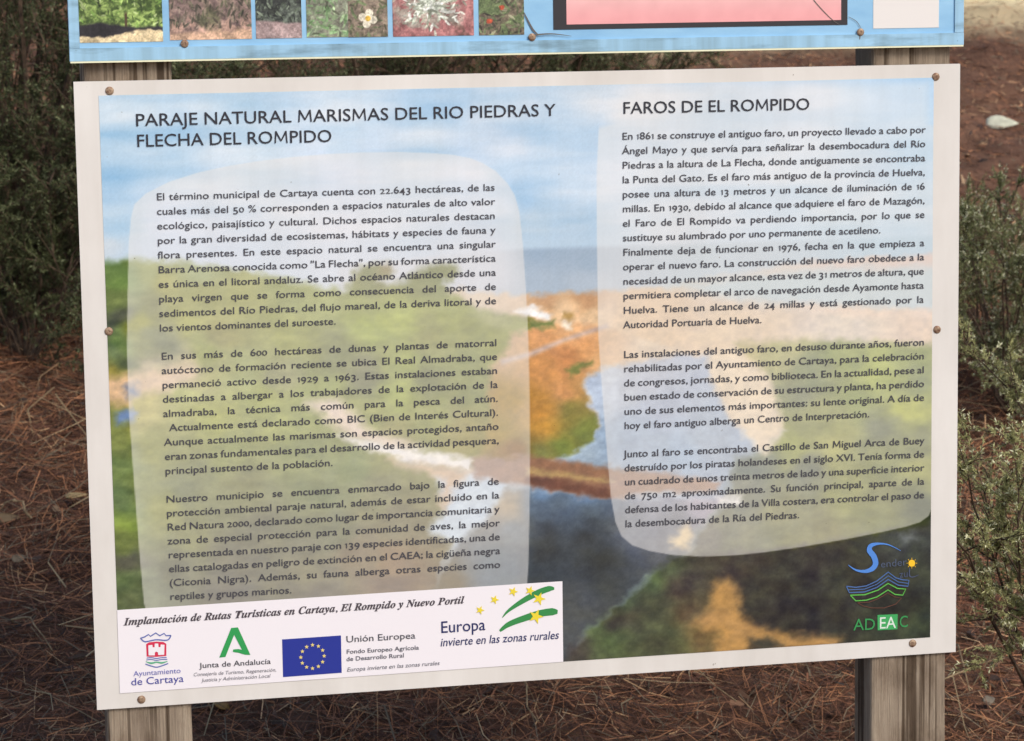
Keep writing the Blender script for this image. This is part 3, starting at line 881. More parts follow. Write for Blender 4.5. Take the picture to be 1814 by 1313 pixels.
SMALL = [  # text, start, end, cap, style, ink, shear
    ("Junta de Andalucía", (353.8, 1183.3), (479.7, 1175.5), 9.4, 'body', (70, 68, 74), 0),
    ("Consejería de Turismo, Regeneración,", (342, 1197.8), (489.4, 1189.0), 6.2, 'plain', (120, 116, 122), 0.22),
    ("Justicia y Administración Local", (357, 1207.7), (478.4, 1199.6), 6.2, 'plain', (120, 116, 122), 0.22),
    ("Ayuntamiento", (236.3, 1197.6), (320.4, 1191.6), 9.0, 'plain', (112, 112, 176), 0),
    ("de Cartaya", (231.7, 1214), (325.6, 1207.4), 12.6, 'plain', (70, 72, 150), 0),
    ("Unión Europea", (612.4, 1137.8), (735.9, 1130.6), 11.4, 'body', (84, 82, 88), 0),
    ("Fondo Europeo Agrícola", (613.2, 1157.9), (742, 1150.2), 7.6, 'bold', (96, 94, 102), 0),
    ("de Desarrollo Rural", (613.2, 1170.9), (715.8, 1164), 7.6, 'bold', (96, 94, 102), 0),
    ("Europa invierte en las zonas rurales", (613.8, 1189.5), (778.3, 1177.6), 7.2, 'plain', (104, 102, 110), 0.22),
    ("Europa", (779.7, 1121.2), (859.8, 1115.6), 20.5, 'head', (34, 40, 92), 0),
    ("invierte en las zonas rurales", (779.2, 1144.9), (989.4, 1131.2), 14.5, 'head', (34, 40, 92), 0.2),
    ("ender", (1559.0, 1005.5), (1605.5, 1000.8), 12.5, 'plain', (74, 84, 104), 0),
    ("zul", (1592.3, 1023.5), (1612, 1021), 12.5, 'plain', (66, 76, 100), 0),
]
need = {'head': set(), 'body': set(), 'bold': set(), 'plain': set(), 'serif': set()}
for h in HEADS:
    need['head'] |= set(h[0])
for b_ in BLOCKS:
    need['body'] |= set(b_[5])
for s_ in SMALL:
    need[s_[4]] |= set(s_[0])
need['plain'] |= set('ADEC')
need['serif'] = {mathbi(ACUTE.get(ch, ch)) for ch in FOOT_SERIF}
for st, cs in need.items():
    make_glyphs(sorted(cs - {' ', '\n'}), st)

for s_, a, b_, cp in HEADS:
    text_line('heading', s_, a, b_, cp, 'head', INK, lower, label='dark capital heading reading ' + s_.title())
BODY_CAP = 12.5
for (l0, r0, l1, r1, xe, body) in BLOCKS:
    lines = body.split('\n')
    n_full = len(lines) - 1
    rows = []
    for i, s_ in enumerate(lines):
        t = i / (n_full - 1)
        a = (l0[0] + (l1[0] - l0[0]) * t, l0[1] + (l1[1] - l0[1]) * t)
        b_ = (r0[0] + (r1[0] - r0[0]) * t, r0[1] + (r1[1] - r0[1]) * t)
        if s_.startswith(' '):
            a = (a[0] + 10, a[1] - 0.5)
        last = i == n_full or s_.startswith('sustituye')
        if last:
            xr = 1560 if s_.startswith('sustituye') else xe
            f_ = (xr - a[0]) / (b_[0] - a[0])
            b_ = (xr, a[1] + (b_[1] - a[1]) * f_)
        rows.append((s_, a, b_, last))
    sx = 9
    for s_, a, b_, last in rows:            # one letter width for the whole paragraph
        L = float(np.linalg.norm(uv(*b_) - uv(*a)))
        size = float(np.linalg.norm(uv(a[0], a[1] - BODY_CAP) - uv(*a))) / glyphs[('body', 'cap')]
        ws = [w for w in s_.split(' ') if w]
        wsum = sum(word_mesh(w, 'body', True)[2] for w in ws) * size
        if not last:
            sx = min(sx, (L - 0.24 * size * (len(ws) - 1)) / wsum)
    for s_, a, b_, last in rows:
        text_line('text_line', s_, a, b_, BODY_CAP, 'body', INK_BODY, lower, sx=sx, justify=not last, oldstyle=True)

# ------------------------------------------------------------------ logos
z4 = lambda x, y: (160 + x / 3.628, 960 + y / 3.628)
z5 = lambda x, y: (600 + x / 3.628, 960 + y / 3.628)
z6 = lambda x, y: (1314 + x / 3.18, 900 + y / 3.18)
_inks = {}


def ink(c):
    if c not in _inks:
        _inks[c] = new_mat('ink_%d_%d_%d' % c, lin(c), 0.45)
    return _inks[c]


text_line('strip_heading', FOOT_SERIF, (220, 1107.5), (821.5, 1068.5), 13.2, 'serif', ink((74, 66, 72)), foot, shear=0.06)
for s_, a, b_, cp, st, c, sh in SMALL:
    text_line('small_text', s_, a, b_, cp, st, ink(c), foot if a[0] < 1000 else lower, shear=sh)

# town crest
blue_i, red_i, green_i = ink((92, 104, 168)), ink((206, 44, 76)), ink((92, 168, 128))
crown = [(322, 618), (348, 610), (374, 594), (386, 606), (420, 584), (446, 602), (474, 587), (486, 602), (518, 600)]
stroke('crown', [z4(*p) for p in crown], 2.2, 0.0014, blue_i, foot, curve=False)
stroke('crown', [z4(*p) for p in [(322, 618), (352, 640), (420, 628), (494, 630), (518, 600)]], 2.2, 0.0014, blue_i, foot)
poly('crest_shield', [z4(*p) for p in [(358, 656), (378, 644), (424, 640), (468, 642), (488, 654), (488, 732), (424, 738), (362, 736)]], 0.0012, red_i, foot)
poly('crest_castle', [z4(*p) for p in [(372, 664), (398, 660), (400, 676), (412, 676), (414, 652), (436, 652), (438, 676), (450, 674), (452, 658), (476, 660), (474, 724), (436, 726), (434, 708), (422, 704), (414, 710), (414, 728), (374, 728)]], 0.0016, m_footer, foot)
stroke('crest_wave', [z4(*p) for p in [(362, 746), (390, 742), (425, 748), (460, 742), (490, 742)]], 1.6, 0.0014, blue_i, foot)
stroke('crest_wave', [z4(*p) for p in [(360, 758), (390, 754), (425, 760), (460, 754), (494, 754)]], 1.6, 0.0014, blue_i, foot)
stroke('crest_wave', [z4(*p) for p in [(356, 768), (390, 778), (425, 772), (460, 776), (496, 766)]], [1, 3.4, 2.4, 3.4, 1], 0.0014, green_i, foot)
stroke('crest_wave', [z4(*p) for p in [(354, 784), (390, 796), (425, 804), (460, 795), (500, 780)]], 2.0, 0.0014, blue_i, foot)
# green letter A emblem
poly('green_emblem', [z4(*p) for p in [(905, 552), (948, 548), (1028, 725), (992, 724), (955, 712), (916, 706), (918, 690), (950, 687), (974, 692), (924, 596), (868, 738), (828, 743)]], 0.0014, ink((44, 150, 78)), foot)
# blue flag with stars
flag = poly('flag', [z4(1232, 626), z4(1610, 600), z4(1615, 840), z4(1238, 868)], 0.0013, ink((34, 48, 140)), foot)


def star(name, c, r, n, mat, parent, rot=0.0, ratio=0.42):
    pts = []
    for k_ in range(10):
        a = math.pi / 2 + rot + k_ * math.pi / 5
        q = r if k_ % 2 == 0 else r * ratio
        pts.append((c[0] + q * math.cos(a), c[1] - q * math.sin(a)))
    return poly(name, pts, n, mat, parent)


gold = ink((226, 204, 120))
cx, cy = z4(1427, 736)
for k_ in range(12):
    a = k_ * math.pi / 6
    star('star', (cx + 20.7 * math.sin(a), cy - 20.7 * math.cos(a) - 20.7 * math.sin(a) * 0.06), 3.9, 0.0017, gold, foot)
# rural emblem: two green brush strokes and yellow stars
gstroke = ink((52, 134, 70))
stroke('green_stroke', [z5(*p) for p in [(1050, 486), (1092, 440), (1180, 380), (1280, 326), (1350, 300), (1384, 300)]], [1, 5, 9, 11, 10, 4], 0.0013, gstroke, foot)
stroke('green_stroke', [z5(*p) for p in [(1034, 572), (1090, 530), (1180, 494), (1290, 460), (1370, 448), (1406, 450)]], [4, 9, 11, 12, 13, 6], 0.0013, gstroke, foot)
yel = ink((228, 206, 56))
for (x, y, r_) in ((907, 437, 30), (1000, 370, 31), (1120, 318, 33), (1228, 312, 33), (1286, 364, 44), (1266, 478, 50)):
    star('yellow_star', z5(x, y), r_ / 3.628, 0.0018, yel, foot, rot=-0.35, ratio=0.4)
# blue path emblem on the dark corner
sblue = ink((78, 132, 208))
stroke('blue_letter', [z6(*p) for p in [(598, 320), (640, 348), (690, 356), (732, 342), (752, 312), (742, 272), (718, 238), (728, 210), (775, 200), (830, 208), (894, 240)]],
       [0.6, 3, 5.5, 8.5, 9.5, 10, 9.5, 7, 3.5, 1.8, 0.6], 0.0014, sblue, lower)
poly('sun_dot', [z6(956 + 19 * math.cos(a), 310 - 20 * math.sin(a)) for a in np.linspace(0, 2 * math.pi, 18, endpoint=False)], 0.0014, ink((240, 190, 40)), lower)
for a in np.linspace(0, 2 * math.pi, 8, endpoint=False):
    stroke('sun_ray', [z6(956 + 22 * math.cos(a), 310 - 22 * math.sin(a)), z6(956 + 30 * math.cos(a), 310 - 30 * math.sin(a))], 1.1, 0.0014, ink((214, 170, 40)), lower, curve=False)
stroke('letter_tail', [z6(*p) for p in [(944, 335), (944, 378), (960, 388), (995, 376)]], [1.2, 1.6, 1.6, 0.6], 0.0014, ink((74, 84, 110)), lower)
band = ink((72, 104, 156))
stroke('mountain_band', [z6(*p) for p in [(588, 440), (640, 446), (700, 438), (760, 410), (823, 360), (865, 392), (905, 404), (940, 406), (934, 440), (880, 434), (823, 402), (760, 446), (690, 472), (604, 476)]], 1.9, 0.0014, band, lower, curve=False, closed=True)
stroke('mountain_band', [z6(*p) for p in [(600, 460), (690, 456), (760, 428), (823, 381), (880, 416), (936, 424)]], 1.5, 0.0014, band, lower, curve=False)
stroke('mountain_band', [z6(*p) for p in [(610, 490), (690, 488), (765, 462), (822, 424), (875, 452), (922, 456), (905, 490), (862, 486), (822, 460), (760, 500), (700, 518), (640, 522)]], 1.9, 0.0014, ink((92, 176, 72)), lower, curve=False, closed=True)
stroke('mountain_band', [z6(*p) for p in [(650, 532), (715, 530), (770, 508), (820, 478), (860, 500), (898, 506), (866, 540), (800, 562), (730, 562), (680, 550)]], 1.5, 0.0014, ink((92, 58, 46)), lower, curve=False, closed=True)
gtxt = ink((52, 140, 76))
text_line('small_text', 'AD', z6(627, 688), z6(752, 684), 20, 'plain', gtxt, lower)
poly('green_tile', [z6(763, 602), z6(877, 597), z6(875, 682), z6(764, 688)], 0.0012, ink((60, 160, 88)), lower)
text_line('small_text', 'EA', z6(770, 679), z6(866, 674), 20, 'plain', ink((214, 226, 212)), lower)
text_line('small_text', 'C', z6(884, 672), z6(936, 668), 20, 'plain', gtxt, lower)


# ------------------------------------------------------------------ screws
def screw(px, py, parent, r=0.0049, n=0.0, name='screw'):
    u, v = uv(px, py)
    c = loc(u, v, n + 0.0003)
    o = MB().lathe(c, [(r * 1.12, 0), (r * 1.12, 0.0005), (r, 0.0008), (r * 0.94, 0.0013), (r * 0.6, 0.0018), (r * 0.3, 0.0019), (r * 0.24, 0.0013)], 16).build(name, m_screw, parent)
    return o


for p in ((194, 161), (1657.6, 136), (192.6, 587), (1659.8, 584), (250.4, 1239.2), (1616.5, 1139.6)):
    screw(*p, lower)

# ------------------------------------------------------------------ upper board
ub_l = uv(123.5, 109.5); ub_r = uv(1703.3, 79)
ubv = float((ub_l[1] + ub_r[1]) / 2)
ubu0, ubu1 = float(ub_l[0]), float(ub_r[0])
UBH = 0.86
upper = slab(ubu0, ubv, ubu1, ubv + UBH, -PT, 0.0060).build('upper_board', m_blue, root)
upper['label'] = 'weathered blue framed board with rows of plant photographs'
slab(ubu0 + 0.0006, ubv - 0.0022, ubu1 - 0.0006, ubv - 0.0001, -PT, 0.0088).build('edge_strip', m_pale, upper)
RW = 0.0165
NF = 0.0062
slab(ubu0, ubv + 0.0002, ubu1, ubv + RW, NF, NF + 0.0022).build('frame_rail', m_rail, upper)
slab(ubu0, ubv + UBH - RW, ubu1, ubv + UBH - 0.0002, NF, NF + 0.0022).build('frame_rail', m_rail, upper)
slab(ubu0 + 0.0002, ubv + RW + 0.0004, ubu0 + 0.013, ubv + UBH - RW - 0.0004, NF, NF + 0.0021).build('frame_rail', m_rail, upper)
slab(ubu1 - 0.013, ubv + RW + 0.0004, ubu1 - 0.0002, ubv + UBH - RW - 0.0004, NF, NF + 0.0021).build('frame_rail', m_rail, upper)


def photo(name, x0, x1, yb, hgt, fn, label, n=0.0066, y_ref=None, res=130):
    """a printed photograph: fn(s, t, px, py) -> sRGB ; s,t = 0..1 right/up in units of the photo width"""
    u0, v0 = uv(x0, yb); u1, _ = uv(x1, yb)
    v0 = float(v0)
    nx_, ny_ = res, int(res * hgt / (u1 - u0)) + 2
    a, b_ = np.meshgrid(np.linspace(u0, u1, nx_), np.linspace(v0, v0 + hgt, ny_))
    s_ = (a - u0); t_ = (b_ - v0)
    c = fn(s_, t_, u1 - u0, hgt)
    g_ = (fbm(s_ * 520, t_ * 520, int(x0), 2) - 0.5) * 0.42 + (fbm(s_ * 110, t_ * 80, int(x0) + 5, 3) - 0.5) * 0.5
    c = c * (1 + g_[..., None])
    c = np.clip(c * 0.86 + c.mean(-1, keepdims=True) * 0.14, 0, 250)
    V = np.stack([a.ravel() - PWID / 2, np.full(a.size, -n), b_.ravel() + V0], -1)
    i_ = np.arange(a.size).reshape(a.shape)
    F = np.stack([i_[:-1, :-1], i_[:-1, 1:], i_[1:, 1:], i_[1:, :-1]], -1).reshape(-1, 4)
    o = link(name, fast_mesh(name, V, F, lin(c.reshape(-1, 3)), m_print), upper)
    o['label'] = label
    return o


def mixc(a, b_, k):
    return np.asarray(a, float) * (1 - k[..., None]) + np.asarray(b_, float) * k[..., None]


def leaves(c, s, t, w, h, seed, n, size, pal, where=None, ang=None):
    """paint n small leaf shapes into a printed photograph"""
    rs_ = np.random.RandomState(seed)
    for i_k in range(n):
        x_, y_ = where(rs_) if where else (rs_.uniform(0, w), rs_.uniform(0, h))
        a_ = ang(rs_, x_, y_) if ang else rs_.uniform(0, 2 * math.pi)
        l_ = size * rs_.uniform(0.6, 1.5)
        dx, dy = s - x_, t - y_
        p = (dx * math.cos(a_) + dy * math.sin(a_)) / l_
        q = (-dx * math.sin(a_) + dy * math.cos(a_)) / (l_ * 0.3)
        k_ = smooth(1.25, 0.75, np.hypot(p, q))
        c = mixc(c, np.array(pal[rs_.randint(len(pal))], float) * rs_.uniform(0.75, 1.12), k_ * 0.85)
    return c


def ph_pines(s, t, w, h):
    n = fbm(s * 190, t * 190, 3, 4); m = fbm(s * 45, t * 45, 4, 3)
    c = mixc((62, 84, 34), (176, 206, 104), smooth(0.32, 0.72, n * 0.6 + m * 0.4))
    c = leaves(c, s, t, w, h, 1, 260, 0.0035, [(120, 160, 66), (172, 200, 104), (58, 80, 36), (84, 112, 48), (196, 214, 140)], lambda r: (r.uniform(0, w), r.uniform(0.02, h)))
    trunk = smooth(0.0022, 0.0012, np.abs(s - w * 0.56)) * smooth(0.012, 0.014, t) * smooth(0.04, 0.034, t)
    c = mixc(c, (92, 70, 46), trunk)
    sh = smooth(0.026, 0.021, t + (m - 0.5) * 0.012 + np.abs(s / w - 0.35) * 0.006)
    c = mixc(c, (46, 42, 46), sh)
    sd = smooth(0.0125, 0.0095, t + 0.004 * np.sin(s / w * 5 + 0.5) + (n - 0.5) * 0.006)
    return mixc(c, np.array((224, 200, 152.)) + (n[..., None] - .5) * 40, sd)


def ph_scrub(s, t, w, h):
    n = fbm(s * 170, t * 150, 13, 4); m = fbm(s * 40, t * 40, 14, 3)
    c = mixc((92, 72, 72), (168, 140, 124), n)
    c = mixc(c, (96, 100, 66), smooth(0.45, 0.7, m) * 0.7)
    g = smooth(0.034, 0.012, t + (m - 0.5) * 0.03)
    c = mixc(c, (190, 150, 130), g * smooth(0.25, 0.6, n))
    g2 = smooth(0.010, 0.004, t - s * 0.06 + (n - .5) * 0.01)
    c = mixc(c, (220, 176, 140), g2 * 0.8)
    return leaves(c, s, t, w, h, 2, 220, 0.0042, [(96, 84, 72), (132, 116, 98), (78, 74, 60), (152, 132, 116), (104, 104, 78)], lambda r: (r.uniform(0, w), 0.016 + abs(r.normal(0, 0.05))), lambda r, x, y: r.normal(1.57, 0.6))


def ph_dark(s, t, w, h):
    n = fbm(s * 210, t * 210, 23, 4); m = fbm(s * 50, t * 50, 24, 3)
    c = mixc((46, 48, 46), (122, 134, 116), smooth(0.3, 0.8, n * .7 + m * .3))
    g = smooth(0.0235, 0.019, t + (m - .5) * 0.006)
    c = leaves(c, s, t, w, h, 3, 160, 0.0034, [(54, 58, 50), (92, 104, 84), (128, 140, 118), (40, 42, 40)], lambda r: (r.uniform(0, w), r.uniform(0.018, h)), lambda r, x, y: r.normal(1.57, 0.7))
    return mixc(c, np.array((172, 146, 142.)) + (n[..., None] - .5) * 50, g)


def ph_herb(s, t, w, h):
    n = fbm(s * 260, t * 260, 33, 4); m = fbm(s * 42, t * 42, 34, 3)
    c = mixc((110, 108, 92), (170, 172, 146), n)
    k_ = smooth(0.42, 0.62, m) * smooth(0.4, 0.55, n)
    c = mixc(c, (132, 176, 110), k_ * 0.5)
    return leaves(c, s, t, w, h, 4, 330, 0.0046, [(140, 186, 120), (112, 150, 92), (160, 170, 140), (96, 100, 78), (176, 206, 150)], lambda r: (r.uniform(0, w), r.uniform(0, h)), lambda r, x, y: math.atan2(y - 0.01, x - w * 0.4) + r.normal(0, 0.5))


def ph_flower(s, t, w, h):
    n = fbm(s * 200, t * 200, 43, 4)
    c = mixc((116, 98, 84), (176, 156, 132), n)
    c = leaves(c, s, t, w, h, 5, 90, 0.0045, [(128, 116, 92), (98, 96, 70), (156, 138, 116), (112, 130, 84)])
    dx, dy = s - w * 0.5, t - h * 0.5
    r_, a = np.hypot(dx, dy), np.arctan2(dy, dx)
    pet = smooth(0.0008, -0.0008, r_ - 0.0125 * (0.5 + 0.5 * np.abs(np.cos(a * 2.0 + 0.5)) ** 0.7))
    c = mixc(c, (238, 228, 200), pet)
    return mixc(c, (226, 180, 60), smooth(0.0042, 0.003, r_))


def ph_lace(s, t, w, h):
    n = fbm(s * 190, t * 190, 53, 4); m = fbm(s * 60, t * 60, 54, 3)
    c = mixc((150, 84, 84), (206, 142, 136), n)
    c = mixc(c, (96, 70, 60), smooth(0.6, 0.8, fbm(s * 90, t * 90, 59, 3)) * 0.7)
    d = np.hypot((s - w * 0.47) / 0.046, (t - 0.042) / 0.034)
    k_ = smooth(1.05, 0.7, d + (m - .5) * 1.3) * smooth(0.30, 0.46, n)
    c = mixc(c, np.array((196, 200, 180.)) - (1 - n[..., None]) * 60, k_ * 0.7)
    def wh(r):
        a_ = r.uniform(0, 6.28); q_ = abs(r.normal(0, 0.6))
        return w * 0.47 + math.cos(a_) * 0.038 * q_, 0.042 + math.sin(a_) * 0.026 * q_
    return leaves(c, s, t, w, h, 6, 330, 0.0042, [(222, 228, 210), (200, 208, 186), (236, 238, 226), (150, 156, 132), (176, 184, 160)], wh, lambda r, x, y: math.atan2(y - 0.042, x - w * 0.47) + r.normal(0, 0.6))


def ph_red(s, t, w, h):
    n = fbm(s * 200, t * 200, 63, 4); m = fbm(s * 60, t * 60, 64, 3)
    c = mixc((74, 62, 52), (156, 142, 112), n)
    c = mixc(c, (104, 128, 76), smooth(0.45, 0.6, m) * 0.8)
    c = leaves(c, s, t, w, h, 7, 190, 0.0040, [(110, 128, 82), (84, 92, 62), (150, 146, 116), (66, 58, 50), (134, 150, 100)])
    for fx, fy in ((0.52, 0.036), (0.24, 0.018), (0.44, 0.052)):
        d = np.hypot(s - w * fx, (t - fy) * 1.1)
        c = mixc(c, (214, 84, 52), smooth(0.0045, 0.0025, d + (n - .5) * 0.004))
    return c


PHH = 0.105
photo('photograph', 141, 288.5, 76.0, PHH, ph_pines, 'printed photograph of green pines over sand')
photo('photograph', 300.5, 445.5, 71.3, PHH, ph_scrub, 'printed photograph of brown scrub on pinkish sand')
photo('photograph', 453, 534, 68.6, PHH, ph_dark, 'printed photograph of a dark grey green bush')
photo('photograph', 542.5, 686, 66.8, PHH, ph_herb, 'printed photograph of a pale green herb')
photo('photograph', 616, 686, 66.0, 0.0475, ph_flower, 'small printed photograph of a white flower', n=0.0070, res=70)
photo('photograph', 695, 838, 65.2, PHH, ph_lace, 'printed photograph of a lacy whitish plant on red soil')
photo('photograph', 847, 927, 62.8, PHH, ph_red, 'printed photograph of a shrub with red flowers')


def rect_uv(x0, x1, yb, hgt):
    u0, v0 = uv(x0, yb); u1, _ = uv(x1, yb)
    return float(u0), float(v0), float(u1), float(v0) + hgt


u0, v0, u1, v1 = rect_uv(978.5, 1498.5, 53, 0.40)
slab(u0, v0, u1, v1, 0.0062, 0.0066).build('map_border', m_black, upper)
m_pink = attr_mat('map_print', rough=0.4)
u0, v0, u1, v1 = rect_uv(1001.7, 1487, 43.6, 0.36)
a, b_ = np.meshgrid(np.linspace(u0, u1, 120), np.linspace(v0, v1, 90))
t_ = (b_ - v0)
c = mixc((234, 164, 164), (236, 206, 198), smooth(0, 0.07, t_))
c = c + ((fbm(a * 60, b_ * 60, 83, 3) - .5) * 12)[..., None]
V = np.stack([a.ravel() - PWID / 2, np.full(a.size, -0.0070), b_.ravel() + V0], -1)
i_ = np.arange(a.size).reshape(a.shape)
F = np.stack([i_[:-1, :-1], i_[:-1, 1:], i_[1:, 1:], i_[1:, :-1]], -1).reshape(-1, 4)
link('map_print', fast_mesh('map_print', V, F, lin(np.clip(c, 0, 250)).reshape(-1, 3), m_pink), upper)
u0, v0, u1, v1 = rect_uv(1544, 1660, 50.8, 0.092)
slab(u0, v0, u1, v1, 0.0062, 0.0066).build('blank_sticker', m_label, upper)
m_crack = new_mat('crack_in_film', lin((104, 98, 92)), 0.8)
for pts, w in (([(926, 22), (936, 42), (943, 54), (952, 62)], [1.5, 3, 3.5, 1]), ([(944, 62), (975, 60), (1010, 64)], [3, 2, 0.5]), ([(1438, 0), (1452, 16), (1470, 34), (1484, 44)], [1.5, 1.5, 1.2, 0.6]),
               ([(1500, 30), (1514, 38), (1522, 50)], [0.8, 1, 0.8]), ([(1521, 56), (1519, 70)], [3, 1])):
    stroke('film_crack', pts, w, 0.0076 if pts[0][1] < 55 else 0.0088, m_crack, upper)
for p in ((326, 77.5), (940, 66), (1520.5, 57)):
    screw(*p, upper, r=0.0046, n=NF + 0.0022)

# ------------------------------------------------------------------ needle litter (stuff)
rs = np.random.RandomState(11)


def litter(name, n, x0, x1, y0, y1, lmin, lmax, width, lift, palette, seed, keep=None):
    rs = np.random.RandomState(seed)
    x = rs.uniform(x0, x1, n); y = rs.uniform(y0, y1, n)
    k = np.ones(n, bool) if keep is None else rs.uniform(0, 1, n) < keep(x, y)
    k &= rs.uniform(0, 1, n) < 1 - painted_sun_mask(x, y) * 0.93
    x, y = x[k], y[k]; n = len(x)
    L = rs.uniform(lmin, lmax, n); az = rs.uniform(0, 2 * math.pi, n)
    bend = rs.normal(0, 0.35, n)
    w = width * rs.uniform(0.6, 1.3, n)
    z0 = rs.uniform(0.001, lift, n) ** 1.0
    tilt = rs.normal(0, 0.22, n)
    pts = []
    for t in (-0.5, 0.0, 0.5):
        a = az + bend * t * 1.6
        px_ = x + np.cos(a) * L * t; py_ = y + np.sin(a) * L * t
        pz = ground_h(px_, py_) + z0 + np.sin(tilt) * L * t + 0.0015
        pz = np.maximum(pz, ground_h(px_, py_) + 0.001)
        pts.append((px_, py_, pz, a))
    V = np.zeros((n, 6, 3)); roll = rs.uniform(-0.9, 0.9, n)
    for i, (px_, py_, pz, a) in enumerate(pts):
        ww = w * (1.0, 1.0, 0.45)[i] / 2
        ox, oy, oz = -np.sin(a) * ww * np.cos(roll), np.cos(a) * ww * np.cos(roll), np.sin(roll) * ww
        V[:, 2 * i] = np.stack([px_ + ox, py_ + oy, pz + oz], -1)
        V[:, 2 * i + 1] = np.stack([px_ - ox, py_ - oy, pz - oz], -1)
    b_ = np.arange(n)[:, None] * 6
    F = np.concatenate([b_ + np.array([[0, 1, 3, 2]]), b_ + np.array([[2, 3, 5, 4]])], 0)
    pal = np.array([lin(c) for c, _ in palette]); pw = np.array([p for _, p in palette], float); pw /= pw.sum()
    ci = pal[rs.choice(len(pal), n, p=pw)] * rs.uniform(0.72, 1.28, n)[:, None]
    patch = 0.74 + 0.56 * fbm(x * 2.6, y * 2.6, 77, 3)
    ci = ci * patch[:, None]
    col = np.repeat(ci, 6, 0)
    o = link(name, fast_mesh(name, V.reshape(-1, 3), F, col, m_needle))
    o['kind'] = 'stuff'
    return o


m_needle = attr_mat('dry_needles', rough=0.7, spec=0.25)
NEEDLE = [((134, 90, 66), 4), ((104, 70, 54), 4), ((170, 118, 82), 3), ((70, 52, 44), 3), ((192, 154, 114), 1.0), ((128, 114, 92), 1.6)]
o = litter('pine_needle_litter', 140000, -1.6, 2.4, 0.1, 3.2, 0.05, 0.11, 0.0014, 0.022, NEEDLE, 1, keep=lambda x, y: 0.5 + 0.5 * smooth(0.35, 0.6, fbm(x * 3, y * 3, 19, 3)) * smooth(3.3, 2.2, y))
o['label'] = 'reddish brown dry pine needles covering the bank behind the sign'
o['category'] = 'needles'
o = litter('fine_litter', 110000, -1.6, 3.6, 0.0, 7.4, 0.012, 0.05, 0.0026, 0.012, NEEDLE, 2)
o['label'] = 'small broken bits of needle and bark on the soil'
o['category'] = 'litter'

CHIP = [((92, 70, 56), 3), ((124, 92, 70), 2), ((72, 58, 50), 3), ((150, 124, 96), 1)]
o = litter('bark_litter', 2600, -1.6, 3.0, 0.05, 4.5, 0.015, 0.045, 0.011, 0.02, CHIP, 3)
o['label'] = 'small flakes of bark and dead leaf among the needles'
o['category'] = 'bark'
STRAW = [((186, 160, 120), 2), ((150, 130, 98), 3), ((120, 104, 82), 2)]
o = litter('dry_grass', 1100, -1.6, 2.6, 0.1, 3.4, 0.12, 0.30, 0.0024, 0.05, STRAW, 4)
o['label'] = 'pale dry grass stalks scattered over the needles'
o['category'] = 'grass'

# ------------------------------------------------------------------ shrubs
m_leaf = attr_mat('shrub_leaf', rough=0.55, spec=0.3, trans=0.22)
m_stem = new_mat('shrub_stem', rough=0.9)
noisy(m_stem, lin((58, 46, 38)), lin((112, 92, 74)), 60)


